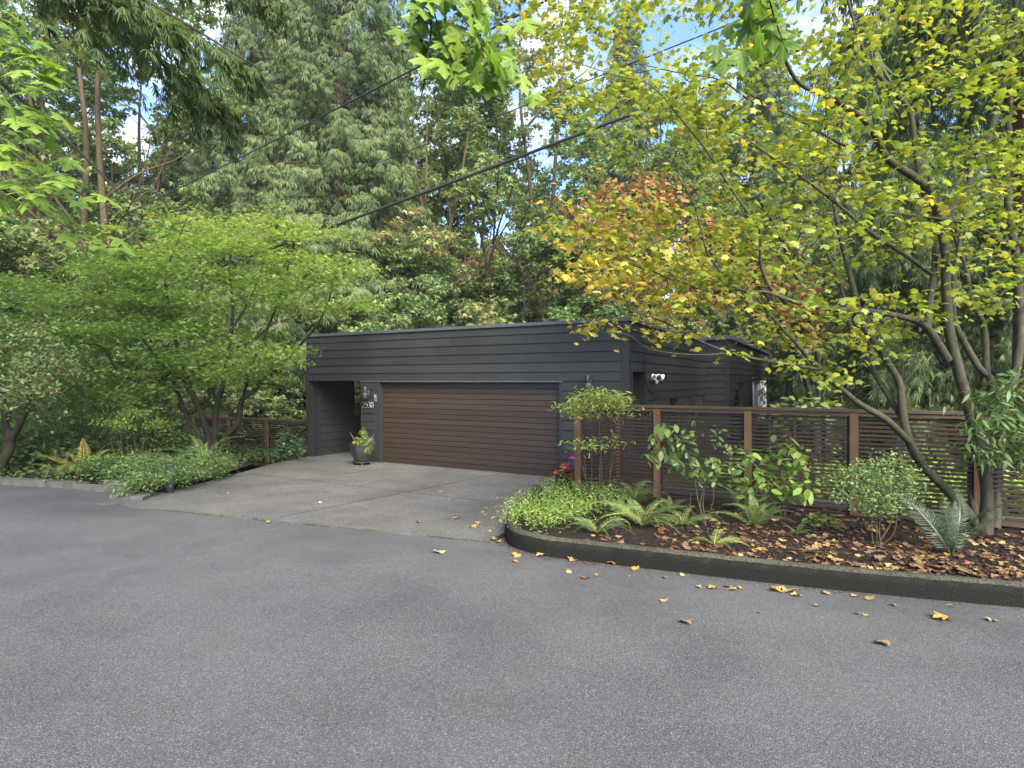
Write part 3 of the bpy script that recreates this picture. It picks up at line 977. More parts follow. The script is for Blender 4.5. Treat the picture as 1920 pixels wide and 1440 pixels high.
def wall_lamp(loc, label):
    r = tagged(empty('wall_lamp', loc, HROT), label, 'lamp', 'cylinder wall lamps beside the garage door')
    MB().box(-0.05, 0.05, -0.02, 0.0, -0.06, 0.1).build('back_plate', 'lamp_metal', r)
    MB().lathe([(.075, -.13), (.082, -.12), (.082, .0), (.075, .02)], 20, (0, -0.1)).build('shade', 'dark_metal', r, True)
    MB().lathe([(.04, .02), (.045, .03), (.045, .16), (.04, .17)], 16, (0, -0.1)).build('upper_housing', 'dark_metal', r, True)
    MB().box(-.02, .02, -.06, -.015, .0, .03).build('bracket', 'lamp_metal', r)
wall_lamp(to_house(-0.80, -0.04, 1.98), 'cylinder wall lamp on charcoal siding right of the garage door, above feathery shrub')
wall_lamp(to_house(-6.72, -0.04, 1.72), 'dark cylinder wall lamp above the house number')
kp = tagged(empty('keypad', to_house(-6.46, -0.03, 1.52), HROT), 'small pale keypad box on dark door jamb beside house number', 'keypad')
MB().box(-.035, .035, -.035, 0, 0, .19, .008).build('case', 'stone_grey', kp)
MB().box(-.024, .024, -.039, -.0345, .1, .17).build('cover', 'grey_plastic', kp)
# white twin flood light with sensor on the side wall
fl = tagged(empty('flood_light', to_house(0.03, 1.6, 2.12), HROT), 'white twin flood light with motion sensor on the charcoal side wall', 'light')
MB().lathe([(.07, 0), (.075, .01), (.06, .05), (.02, .06)], 20).build('base', 'white_plastic', fl).rotation_euler = (0, PI / 2, 0)
for s, rz in ((-1, 0.5), (1, -0.2)):
    h = MB().lathe([(.03, 0), (.04, .02), (.05, .1), (.075, .15), (.08, .16), (.07, .165)], 20).build('lamp_head', 'white_plastic', fl, True, (0.06, 0.09 * s, 0.03))
    h.rotation_euler = (0, PI / 2 + 0.25, 0.6 * s)
    MB().lathe([(.062, .155), (.064, .17), (.03, .175)], 20).build('lens', 'dark_metal', h, True)
MB().lathe([(.02, 0), (.035, .02), (.04, .08), (.03, .1)], 16).build('sensor', 'white_plastic', fl, True, (0.09, 0.0, -0.14))
wc = [(0.035, .9, H_TOP - .02), (0.06, .93, 2.9), (.05, .95, 2.4), (.06, 1.05, 2.0), (.06, 1.4, 1.8), (.07, 1.75, 1.62), (.06, 1.55, 1.35), (.05, 1.3, 1.2)]
m = MB().tube([to_house(*p) for p in smooth_line(wc, 5)], 0.011, 6)
tagged(m.build('cable', 'cable_black', None, True), 'slack black cable hanging from roof edge past the white flood light', 'cable')

# ------------------------------------------------------------------ fences
SLAT_H, SLAT_P = 0.033, 0.056
def fence(name, root_xy, rz, zcap, bays, bay, zbot, label, stride=1, pick=None, open_end=False, post_w=0.1, first_post=True):
    """zbot(k) gives the underside of bay k; local x runs along the fence"""
    root = tagged(empty(name, (root_xy[0], root_xy[1], 0), rz), label, 'fence', 'horizontal slat fences')
    Ltot = bay * bays
    MB().box(-0.06, Ltot + 0.06, -0.07, 0.07, zcap - 0.042, zcap, 0.004).build('cap_rail', 'cap_stain', root)
    MB().box(-0.05, Ltot + 0.05, -0.052, -0.03, zcap - 0.09, zcap - 0.0425).build('top_trim', 'cap_stain', root)
    hw = post_w / 2
    for k in range(bays + 1):
        if k == 0 and not first_post:
            continue
        zb = zbot(min(k, bays - 1)) - 0.35
        MB().box(-hw, hw, -0.056, 0.05, zb, zcap - 0.0425, 0.003).build('post', 'post_stain', root, loc=(k * bay, 0, 0))
    me = MB().box(hw + .002, bay - hw - .002, -0.018, 0.0, 0, SLAT_H, 0.002).data('slat', 'fence_stain')
    for k in range(bays):
        zb = zbot(k)
        MB().box(k * bay + hw, (k + 1) * bay - hw, -0.03, 0.015, zb - 0.055, zb - 0.005).build('bottom_rail', 'cap_stain', root)
        for xx in (hw + .02, bay - hw - .02):
            MB().box(k * bay + xx - .018, k * bay + xx + .018, 0.0015, 0.03, zb, zcap - .045).build('batten', 'fence_stain', root)
        z = zb + 0.012
        while z < zcap - 0.06:
            link('slat', me, root, (k * bay, rs.normal(0, .001), z + rs.normal(0, .0008)))
            z += SLAT_P
    return root
a = fence_pt(-1)
fence('slat_fence', a, HROT, 1.215, 8, BAY, lambda k: -0.33 + 0.055 * k, 'long brown horizontal slat fence behind the leaf strewn bed')
ret = fence('slat_fence', a + np.array((NX, NY)) * 0.0, HROT + PI / 2, 1.21, 1, 1.93, lambda k: -0.36, 'short return of slat fence running from corner post to garage wall', first_post=False)
lf = hc[:2] + np.array((RX, RY)) * (WX - 0.03) + np.array((NX, NY)) * 0.1
fence('slat_fence', lf - np.array((RX, RY)) * 1.7 * 4, HROT, 0.52, 4, 1.7, lambda k: -0.78, 'weathered low slat fence left of the garage, behind the green maple')
# dark deck railing beyond the right fence
dr = tagged(empty('deck_railing', (W(1441, 762, 12)[0], 12, 0.0), -0.12), 'dark metal deck railing seen over the slat fence', 'railing')
MB().box(0, 1.5, -.03, .03, 1.0, 1.06).build('top_rail', 'dark_metal', dr)
for i in range(4):
    MB().box(i * .49, i * .49 + .03, -.015, .015, -0.6, 1.0).build('post', 'dark_metal', dr)
for i in range(12):
    MB().box(.04 + i * .12, .05 + i * .12, -.006, .006, -0.3, 0.999).build('baluster', 'dark_metal', dr)
MB().box(0, 1.5, -.02, .02, -.34, -.3).build('bottom_rail', 'dark_metal', dr)

# ------------------------------------------------------------------ trees
def root_of(name, loc, label, cat='tree', group=None):
    return tagged(empty(name, tuple(map(float, loc))), label, cat, group)

def offs(limbs, o):
    return [(p - o, r) for p, r in limbs]

def build_tree(name, label, base, limbs, targets, rng, leaf, group=None, bark='bark_maple', sides=9,
               grow_kw={}, crown='crown', cat='tree', twig_mat='twig', singles=0):
    """leaf: dict(tmpl, mat, n, spread, size, tilt, droop, tint(fn of positions))"""
    base = np.asarray(base, dtype=float)
    root = root_of(name, base, label, cat, group)
    L = offs(limbs, base)
    T = targets - base
    if len(L):
        tubes_mesh('trunk', [(p, r, sides if r.max() > 0.02 else 5) for p, r in L], bark, root)
    tw = grow(L, T, rng, **grow_kw)
    if tw:
        tubes_mesh('branches', tw, twig_mat, root)['kind'] = 'stuff'
    # leaves round every twig end and along the outer part of the twig
    n = leaf['n']
    ends = np.repeat(T, n, axis=0)
    pos = ends + rng.normal(0, 1, ends.shape) * np.asarray(leaf['spread'])
    if tw and leaf.get('along', 0):
        m = leaf['along']
        al = np.concatenate([p[2:] for p, r, s in tw])
        al = np.repeat(al, m, axis=0)
        pos = np.vstack([pos, al + rng.normal(0, 1, al.shape) * np.asarray(leaf['spread']) * 0.45])
    R = orient(len(pos), rng, leaf['tilt'], leaf['droop'])
    size = rng.normal(1, 0.22, len(pos)).clip(.5, 1.6) * leaf['size']
    tint = leaf['tint'](pos + base, rng)
    if singles:
        px, py = proj(pos + base)
        vis = (px > 0) & (px < 1920) & (py > 0) & (py < 1440)
        key = np.where(vis, size / (pos + base)[:, 1], 0)
        order = np.argsort(-key)
        a, b = order[:singles], order[singles:]
        tv = [0.1, 0.25, 0.4, 0.55, 0.7, 0.9]
        leaf_objects('leaf', leaf_variants('leaf', leaf['tmpl'], leaf['mat'], tv), tv, pos[a], R[a], size[a], tint[a], root)
        pos, R, size, tint = pos[b], R[b], size[b], tint[b]
    o = leaves_mesh(crown, leaf['tmpl'], pos, R, size, tint, leaf['mat'], root)
    o['kind'] = 'stuff'
    return root

# ---- the yellow maple over the fence -------------------------------------------------
rng = np.random.default_rng(11)
yl = [limb_px([(a_, b_, d_, r_ * .72) for a_, b_, d_, r_ in c]) for c in [
    [(1846, 1004, 6.9, 19), (1851, 930, 6.9, 14), (1840, 860, 6.9, 13), (1822, 785, 6.9, 13), (1797, 695, 6.85, 13), (1780, 620, 6.8, 12), (1774, 540, 6.75, 11), (1772, 470, 6.7, 10.5), (1757, 400, 6.6, 11), (1733, 347, 6.4, 10), (1667, 300, 6.2, 9), (1645, 262, 6.0, 8), (1618, 222, 5.8, 7.5), (1560, 185, 5.6, 6.5), (1500, 157, 5.4, 5.5), (1470, 107, 5.2, 4.5), (1440, 40, 5.1, 3)],
    [(1764, 415, 6.65, 8), (1785, 390, 6.7, 8), (1807, 363, 6.75, 9), (1840, 297, 6.8, 8.5), (1860, 235, 6.8, 8), (1877, 180, 6.8, 8), (1897, 80, 6.8, 7), (1905, 0, 6.8, 5), (1915, -120, 6.8, 3)],
    [(1838, 992, 6.95, 16), (1800, 945, 7.0, 13), (1766, 909, 7.0, 12), (1732, 875, 7.0, 11), (1705, 828, 6.95, 11), (1694, 785, 6.95, 10), (1690, 745, 6.95, 9), (1685, 715, 6.95, 9), (1665, 680, 6.95, 8.5), (1639, 640, 6.95, 8), (1616, 609, 7.0, 7.5), (1605, 560, 7.0, 7), (1590, 500, 7.1, 6.5), (1575, 440, 7.1, 6), (1562, 370, 7.2, 5), (1555, 280, 7.3, 4), (1550, 180, 7.4, 3)],
    [(1698, 795, 6.98, 7), (1661, 734, 7.1, 7.5), (1639, 699, 7.15, 7), (1616, 654, 7.2, 6.5), (1597, 622, 7.2, 6), (1588, 579, 7.3, 5), (1570, 520, 7.4, 4), (1540, 450, 7.5, 3)],
    [(1706, 830, 6.93, 9), (1662, 787, 6.8, 9), (1616, 760, 6.7, 7.5), (1588, 738, 6.6, 7), (1555, 710, 6.5, 6.5), (1513, 667, 6.3, 5.5), (1488, 638, 6.2, 5), (1458, 607, 6.1, 4), (1420, 560, 6.0, 3)],
    [(1535, 692, 6.4, 4.5), (1463, 681, 6.2, 4.5), (1380, 664, 6.0, 3.6), (1307, 637, 5.9, 2.6), (1245, 603, 5.8, 2.6), (1188, 584, 5.75, 2), (1120, 560, 5.7, 1.4), (1060, 530, 5.7, 1)],
    [(1376, 662, 6.0, 2.5), (1300, 665, 5.9, 2.2), (1220, 655, 5.85, 1.8), (1175, 627, 5.85, 1.4), (1110, 622, 5.85, 1)],
    [(1777, 675, 6.82, 11), (1744, 622, 6.7, 10), (1719, 603, 6.6, 8.5), (1682, 592, 6.5, 7.5), (1613, 581, 6.3, 6.5), (1563, 580, 6.1, 6), (1513, 570, 5.9, 5.5), (1480, 563, 5.8, 5.5), (1447, 543, 5.7, 5), (1427, 496, 5.6, 4.5), (1425, 430, 5.5, 4), (1408, 407, 5.4, 3.6), (1353, 327, 5.3, 3), (1323, 280, 5.2, 2.6), (1280, 227, 5.1, 2), (1220, 160, 5.0, 1.5), (1150, 140, 4.9, 1.2), (1060, 110, 4.8, 1)],
    [(1470, 560, 5.75, 4.5), (1440, 548, 5.7, 4), (1380, 540, 5.6, 3.6), (1330, 480, 5.5, 3.2), (1317, 440, 5.45, 2.8), (1300, 380, 5.4, 2.2), (1270, 330, 5.3, 1.5)],
    [(1400, 542, 5.65, 3), (1330, 545, 5.7, 2.5), (1250, 520, 5.8, 2), (1170, 480, 5.9, 1.5), (1100, 450, 6.0, 1), (1040, 440, 6.0, .8)],
    [(1740, 617, 6.7, 8), (1740, 588, 6.75, 8), (1750, 520, 6.8, 7.5), (1753, 447, 6.85, 7), (1740, 387, 6.9, 7), (1722, 320, 6.9, 6.5), (1707, 213, 6.9, 6), (1680, 175, 6.9, 5.5), (1645, 138, 6.9, 5), (1615, 85, 6.9, 4), (1590, 0, 6.9, 3), (1570, -90, 6.9, 2)],
    [(1748, 515, 6.8, 5.5), (1700, 480, 6.5, 5.5), (1647, 447, 6.3, 5), (1613, 420, 6.1, 4.5), (1563, 377, 5.9, 4), (1500, 330, 5.7, 3.2), (1440, 290, 5.5, 2.5), (1380, 250, 5.4, 2), (1310, 240, 5.3, 1.5)],
    [(1660, 297, 6.2, 4.5), (1600, 280, 6.1, 4), (1540, 250, 5.9, 3.2), (1480, 215, 5.8, 2.6), (1410, 190, 5.7, 2.2), (1350, 150, 5.5, 2), (1280, 138, 5.3, 1.8), (1200, 120, 5.1, 1.4)],
    [(1835, 985, 7.2, 11), (1822, 930, 7.3, 9), (1824, 860, 7.4, 8), (1850, 790, 7.5, 8), (1858, 715, 7.5, 8), (1836, 690, 7.5, 8.5), (1804, 635, 7.5, 8), (1789, 597, 7.5, 7), (1788, 530, 7.5, 6), (1800, 450, 7.6, 5), (1815, 350, 7.7, 4), (1820, 240, 7.7, 3)],
    [(1856, 712, 7.5, 7.5), (1850, 690, 7.5, 7.5), (1847, 626, 7.6, 7), (1838, 594, 7.6, 6.5), (1821, 560, 7.7, 6), (1810, 500, 7.8, 5), (1780, 420, 7.9, 4), (1740, 330, 8.0, 3)],
    [(1866, 990, 7.15, 12), (1870, 922, 7.2, 10), (1874, 857, 7.2, 10), (1880, 780, 7.2, 11), (1900, 715, 7.2, 10), (1912, 644, 7.2, 10), (1911, 570, 7.2, 9.5), (1905, 480, 7.2, 9), (1890, 380, 7.25, 8), (1888, 280, 7.3, 7), (1895, 180, 7.3, 6), (1900, 60, 7.3, 5), (1905, -80, 7.3, 3)],
    [(1903, 470, 7.2, 6), (1840, 430, 6.9, 5), (1790, 415, 6.6, 4), (1720, 405, 6.3, 3), (1640, 395, 6.0, 2)],
    [(1912, 640, 7.2, 6), (2000, 560, 7.2, 5), (2100, 420, 7.2, 4), (2200, 250, 7.2, 3), (2260, 100, 7.2, 2)],
]]
ybase = np.array([yl[0][0][0][0], yl[0][0][0][1], yl[0][0][0][2]])
targs = np.vstack([
    volume_px([(980, 60), (1060, 200), (1190, 320), (1330, 380), (1500, 530), (1560, 600), (1700, 600), (1960, 600), (2080, 560), (2200, 350), (2200, -60), (1500, -140), (1000, -60)], 4.9, 8.0, 560, rng),
    volume_px([(1020, 430), (1110, 350), (1260, 390), (1420, 440), (1520, 540), (1540, 600), (1400, 600), (1190, 570), (1060, 520)], 5.2, 6.6, 95, rng),
    volume_px([(1080, 590), (1190, 590), (1340, 630), (1400, 665), (1300, 655), (1200, 630), (1090, 625)], 5.7, 6.1, 9, rng),
    volume_px([(1400, 600), (1560, 590), (1700, 600), (1650, 690), (1540, 730), (1450, 700)], 5.8, 7.4, 26, rng)])
def ytint(p, r):
    px, py = proj(p)
    g = (1250 - px) / 420.0
    base = 0.30 + 0.13 * np.clip(g, -0.7, 1.2) + 0.10 * np.clip((py - 330) / 250, -0.6, 1) * (px < 1450)
    return base + r.normal(0, .13, len(p)) + 0.10 * np.sin(p[:, 0] * 2.1) * np.cos(p[:, 2] * 2.7 + p[:, 1])
build_tree('maple_tree', 'multi-stemmed maple with yellow autumn leaves rising from the mulched bed', ybase, yl, targs, rng,
           dict(tmpl=T_MAPLE, mat='leaf_yellow', n=17, along=1, spread=(.17, .17, .05), size=.063, tilt=.42, droop=.4, tint=ytint),
           bark='bark_maple', sides=10, grow_kw=dict(rk=.006, rmin=.0036), singles=280)

# ---- small orange maple in the side yard ------------------------------------------------
rng = np.random.default_rng(12)
ol = [limb_px(c) for c in [
    [(1530, 850, 10.6, 6), (1522, 760, 10.6, 5), (1500, 680, 10.5, 4.5), (1460, 590, 10.4, 4), (1400, 510, 10.3, 3.4), (1320, 450, 10.2, 2.6), (1240, 400, 10.2, 1.8)],
    [(1530, 830, 10.65, 5), (1535, 740, 10.8, 4.5), (1530, 640, 10.9, 4), (1500, 540, 11, 3.4), (1460, 440, 11, 2.6), (1420, 370, 11, 1.8)],
    [(1465, 600, 10.4, 3), (1380, 570, 10.4, 2.6), (1280, 530, 10.4, 2), (1170, 490, 10.5, 1.4), (1090, 450, 10.5, 1)]]]
targs = np.vstack([volume_px([(1060, 380), (1230, 330), (1330, 400), (1400, 470), (1380, 560), (1240, 590), (1110, 530)], 9.9, 11.2, 130, rng),
                   volume_px([(1390, 420), (1520, 500), (1560, 640), (1460, 640), (1380, 560)], 10, 11.6, 40, rng)])
build_tree('maple_tree', 'slender maple with rusty orange leaves beside the charcoal side wall', ol[0][0][0], ol, targs, rng,
           dict(tmpl=T_MAPLE, mat='leaf_orange', n=13, along=0, spread=(.2, .2, .12), size=.095, tilt=.5, droop=.5, tint=lambda p, r: r.normal(.45, .25, len(p))),
           bark='bark_dark', grow_kw=dict(rk=.006))

# ---- layered green maple left of the garage --------------------------------------------
rng = np.random.default_rng(13)
jl = [limb_px([(a_, b_, d_, r_ * .66) for a_, b_, d_, r_ in c]) for c in [
    [(396, 880, 13.0, 13), (389, 812, 13.0, 9), (369, 756, 12.9, 8), (349, 714, 12.8, 8), (340, 690, 12.8, 6), (330, 640, 12.7, 5), (318, 580, 12.6, 4), (310, 520, 12.5, 3), (330, 460, 12.4, 2), (350, 410, 12.4, 1.4)],
    [(350, 715, 12.8, 6), (320, 700, 12.6, 5.5), (297, 712, 12.4, 5), (259, 716, 12.2, 4.5), (219, 692, 12, 4), (190, 650, 11.9, 3), (140, 640, 11.8, 2), (80, 600, 11.8, 1.4)],
    [(347, 710, 12.8, 5), (375, 690, 12.6, 5), (420, 660, 12.3, 4), (470, 640, 12, 3), (520, 600, 11.8, 2)],
    [(402, 880, 13.05, 10), (402, 819, 13.0, 8), (406, 762, 13.0, 7.5), (419, 715, 13.0, 7), (430, 650, 13.0, 5.5), (436, 580, 13, 4.5), (430, 500, 13, 3), (440, 440, 13, 2)],
    [(408, 880, 12.95, 11), (424, 819, 12.9, 9), (446, 796, 12.85, 8), (453, 750, 12.8, 7.5), (475, 734, 12.8, 7), (489, 716, 12.8, 6), (520, 690, 12.8, 5), (560, 650, 12.8, 4), (600, 600, 12.8, 3), (625, 540, 12.8, 2)],
    [(487, 718, 12.8, 4.5), (520, 722, 12.7, 3.5), (545, 730, 12.6, 2.5), (565, 745, 12.5, 1.5)],
    [(456, 745, 12.8, 5), (470, 690, 12.7, 5), (500, 620, 12.6, 4), (530, 540, 12.5, 3), (545, 470, 12.5, 2), (550, 420, 12.5, 1.2)],
    [(386, 870, 13.1, 8), (372, 812, 13.1, 7), (353, 787, 13.2, 6), (331, 731, 13.4, 5), (310, 690, 13.6, 4), (270, 640, 13.8, 3), (220, 580, 14, 2), (160, 540, 14, 1.5)],
    [(433, 620, 13, 4), (470, 560, 13.4, 3), (500, 500, 13.8, 2), (590, 470, 14, 1.3)]]]
# foliage lies in flat overlapping plates
plates = volume_px([(-160, 560), (0, 500), (90, 540), (200, 470), (300, 410), (390, 385), (440, 420), (560, 405), (615, 470), (680, 590), (585, 600), (545, 640), (530, 725), (440, 705), (330, 735), (200, 750), (60, 720), (-120, 700)], 11.2, 14.8, 240, rng)
tg = np.repeat(plates, 6, axis=0) + rng.normal(0, 1, (1440, 3)) * np.array((.42, .42, .05))
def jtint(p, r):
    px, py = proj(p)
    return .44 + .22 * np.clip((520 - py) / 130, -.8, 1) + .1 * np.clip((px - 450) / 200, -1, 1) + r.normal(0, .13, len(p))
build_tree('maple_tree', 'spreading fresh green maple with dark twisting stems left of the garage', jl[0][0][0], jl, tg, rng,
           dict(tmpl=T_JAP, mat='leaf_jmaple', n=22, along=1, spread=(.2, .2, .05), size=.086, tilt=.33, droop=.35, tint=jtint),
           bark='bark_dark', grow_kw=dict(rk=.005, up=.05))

# ---- small tree at the left edge ---------------------------------------------------
rng = np.random.default_rng(14)
sl = [limb_px(c) for c in [
    [(-6, 895, 10.6, 13), (3, 870, 10.6, 10), (15, 845, 10.6, 9), (19, 825, 10.6, 9), (12, 800, 10.6, 6), (8, 770, 10.6, 5), (0, 720, 10.6, 4), (-20, 660, 10.6, 3)],
    [(18, 830, 10.6, 7), (32, 806, 10.5, 6), (45, 780, 10.4, 5), (54, 750, 10.4, 4), (60, 700, 10.3, 3), (90, 660, 10.3, 2)]]]
tg = volume_px([(-160, 640), (-60, 600), (60, 610), (140, 660), (150, 730), (100, 770), (0, 790), (-150, 760)], 9.8, 11.4, 150, rng)
build_tree('small_tree', 'small bushy tree with olive and rusty leaves at the kerb end', sl[0][0][0], sl, tg, rng,
           dict(tmpl=T_OVAL, mat='leaf_forest', n=40, along=2, spread=(.17, .17, .12), size=.075, tilt=.6, droop=.3, tint=lambda p, r: r.normal(.5, .2, len(p))),
           bark='bark_dark', grow_kw=dict(rk=.006))

# ---- big-leaf maple whose boughs hang over the street ---------------------------------
rng = np.random.default_rng(15)
bl = [limb_px(c) for c in []]
def world_limb(ctrl, per=6):
    q = smooth_line(np.array(ctrl, dtype=float), per)
    return q[:, :3], np.maximum(q[:, 3], .003)
B0 = np.array((-8.2, 1.0, float(gz(-8.2, 1.0))))
bl = [world_limb([(-8.2, 1.0, -.2, .26), (-8.15, 1.05, 1.5, .22), (-8.0, 1.1, 3.5, .19), (-7.8, 1.2, 6, .16), (-7.9, 1.3, 9, .1), (-8, 1.4, 12, .05)]),
      world_limb([(-7.95, 1.15, 4.6, .11), (-7.0, 2.4, 5.4, .08), (-6.3, 4.0, 5.3, .05), (-5.3, 5.3, 4.8, .025), (-4.6, 6.0, 4.1, .014), (-4.1, 6.3, 3.5, .006)]),
      world_limb([(-6.7, 3.2, 5.4, .04), (-5.7, 4.6, 4.3, .02), (-4.9, 5.4, 3.5, .01), (-4.4, 5.9, 3.1, .005)]),
      world_limb([(-7.85, 1.2, 5.6, .12), (-6, 2.2, 6.6, .09), (-3.6, 3.4, 6.4, .06), (-1.8, 4.2, 5.6, .03), (-.9, 4.35, 5.0, .012), (-.62, 4.35, 4.4, .009), (-.63, 4.35, 3.95, .007), (-.72, 4.35, 3.55, .004), (-.86, 4.35, 3.38, .003)]),
      world_limb([(-.62, 4.35, 4.5, .006), (-.5, 4.3, 4.05, .005), (-.38, 4.25, 3.75, .003)]),
      world_limb([(-3.6, 3.4, 6.4, .05), (-1.0, 3.8, 6.6, .04), (1.0, 4.1, 6.0, .02), (1.7, 4.2, 5.0, .01), (1.85, 4.2, 4.3, .006), (1.95, 4.2, 4.0, .003)])]
tl = np.vstack([volume_px([(-140, 60), (60, 60), (110, 170), (20, 330), (70, 200), (40, 80)], 4.7, 6.0, 30, rng),
                volume_px([(-220, 260), (20, 230), (110, 300), (190, 420), (255, 470), (170, 470), (60, 390), (-200, 400)], 5.0, 6.6, 80, rng)])
tc_ = volume_px([(750, -60), (905, -60), (975, 150), (900, 150), (800, 130), (765, 80)], 4.15, 4.6, 34, rng)
tr_ = volume_px([(1350, -60), (1500, -40), (1450, 80), (1420, 130), (1370, 120)], 4.1, 4.4, 12, rng)
root = root_of('big_leaf_maple', B0, 'tall maple with large bright green lobed leaves hanging over the street')
Lb = offs(bl, B0)
tubes_mesh('trunk', [(p, r, 10) for p, r in Lb], 'bark_dark', root)
T = np.vstack([tl, tc_, tr_]) - B0
tw = grow(Lb, T, rng, rk=.006, rmin=.003, up=.2)
tubes_mesh('branches', tw, 'twig', root)['kind'] = 'stuff'
cnt = [2] * len(tl) + [3] * len(tc_) + [2] * len(tr_)
ends = np.repeat(T, cnt, axis=0)
pos = ends + rng.normal(0, 1, ends.shape) * np.array((.1, .1, .06))
nl = 2 * len(tl)
az = rng.uniform(0, 2 * PI, len(pos))
az[:nl] = rng.normal(-.5, .5, nl)
R = orient(len(pos), rng, .35, .55, az)
Rc = orient(len(pos), rng, .28, 1.15, rng.normal(-PI / 2, .9, len(pos)))
R[nl:] = Rc[nl:]
size = rng.normal(.18, .032, len(pos)).clip(.1, .26)
tint = rng.normal(.42, .14, len(pos)).clip(0, 1)
tint[nl + 3 * len(tc_):] = rng.normal(.12, .06, 2 * len(tr_))
tv = [.05, .15, .3, .45, .6, .9]
leaf_objects('leaf', leaf_variants('leaf', T_BIG, 'leaf_bigmaple', tv), tv, pos, R, size, tint, root)
# the rest of its crown, out of the picture
e = np.stack([rng.normal(-8.5, 1.8, 160), rng.normal(0, 1.8, 160), rng.normal(9.5, 1.5, 160)], 1) - B0
p2 = np.repeat(e, 8, axis=0) + rng.normal(0, .3, (1280, 3))
leaves_mesh('crown', T_MAPLE, p2, orient(1280, rng, .5, .5), rng.normal(.2, .03, 1280), rng.normal(.4, .15, 1280), 'leaf_bigmaple', root)['kind'] = 'stuff'

# ---- conifers ------------------------------------------------------------------
def conifer_parts(seed, height, radius, clear, nb, per, spray, droop=1.0, mat='leaf_cedar', tint0=.5, trunk_r=.32):
    r = np.random.default_rng(seed)
    zt = np.linspace(0, height, 14)
    wob = np.cumsum(r.normal(0, .03, (14, 2)), axis=0)
    tp = np.stack([wob[:, 0], wob[:, 1], zt], 1)
    tr = trunk_r * (1 - zt / height) ** .8 + .015
    wood = [(tp, tr, 10)]
    P, A, S, D, TI = [], [], [], [], []
    for b in range(nb):
        f = (b + r.uniform()) / nb
        z0 = clear + (height - clear) * f ** 1.05
        L = radius * (1 - ((z0 - clear) / (height - clear))) ** .75 * r.uniform(.75, 1.15) + .25
        az = b * 2.399 + r.normal(0, .3)
        s = np.linspace(0, 1, 7)
        rad = L * s
        dz = L * (.12 * s - droop * .62 * s ** 2 + .28 * droop * s ** 3)
        bend = r.normal(0, .12) * s ** 2 * L
        ca, sa = math.cos(az), math.sin(az)
        cx = np.interp(z0, zt, tp[:, 0]); cy = np.interp(z0, zt, tp[:, 1])
        pts = np.stack([cx + rad * ca - bend * sa, cy + rad * sa + bend * ca, z0 + dz], 1)
        wood.append((pts, np.linspace(max(.012, .03 * L / radius + .01), .004, 7), 4))
        n = int(per * (L / radius) ** 1.2) + 6
        u = r.uniform(.12, 1, n) ** .75
        side = r.choice((-1, 1), n)
        lat = side * r.uniform(0, 1, n) * L * .30 * (1.05 - u) + r.normal(0, .06, n)
        bp = np.stack([np.interp(u, s, pts[:, i]) for i in range(3)], 1)
        pos = bp + np.stack([-sa * lat, ca * lat, -np.abs(lat) * .35 * droop - r.uniform(0, 1, n) ** 2 * .6 * droop], 1)
        P.append(pos)
        A.append(az + side * r.uniform(0, 1.0, n))
        S.append(spray * r.normal(1, .25, n).clip(.5, 1.7))
        D.append(r.normal(.75 * droop + .15, .3, n))
        TI.append(np.full(n, tint0 + r.normal(0, .1)) + r.normal(0, .14, n) + .18 * (u - .6))
    P = np.vstack(P); A = np.concatenate(A); S = np.concatenate(S); D = np.concatenate(D); TI = np.concatenate(TI)
    y = np.stack([np.cos(A) * np.cos(D), np.sin(A) * np.cos(D), -np.sin(D)], 1)
    up = np.array((0, 0, 1.0))
    z = up - y * y[:, 2:3]; z /= np.linalg.norm(z, axis=1)[:, None] + 1e-9
    w = np.cross(y, z); roll = r.normal(0, .5, len(P))[:, None]
    z = np.cos(roll) * z + np.sin(roll) * w
    R = np.stack([np.cross(y, z), y, z], 2)
    V, F, T = leaf_arrays(T_SPRAY, P, R, S, np.clip(TI, 0, 1))
    crown = mesh_data('crown', V, F, mat, T)
    Vs, Fs, o = [], [], 0
    for p, rr, nn in wood:
        v, f = tube(p, rr, nn)
        Vs.append(v); Fs.append(f + o); o += len(v)
    trunk = mesh_data('trunk', np.concatenate(Vs), np.concatenate(Fs), 'bark_cedar', smooth=True)
    return trunk, crown

def place(name, parts, x, y, label, rz=0.0, s=1.0, sz=None, group=None, dz=0.0):
    o = tagged(empty(name, (float(x), float(y), float(terrain(x, y)) - .15 + dz), rz), label, 'tree', group)
    o.scale = (s, s, sz or s)
    link('trunk', parts[0], o)
    c = link('crown', parts[1], o)
    c['kind'] = 'stuff'
    return o

def at(px, d):
    return (px - 960) / FPX * d, d

CED_A = conifer_parts(21, 27, 4.4, 1.5, 320, 215, .27, tint0=.55)
CED_B = conifer_parts(22, 24, 4.0, 0.4, 310, 215, .26, 1.1, tint0=.5)
CED_C = conifer_parts(23, 9, 3.6, -0.2, 120, 260, .22, 1.25, tint0=.5, trunk_r=.14)

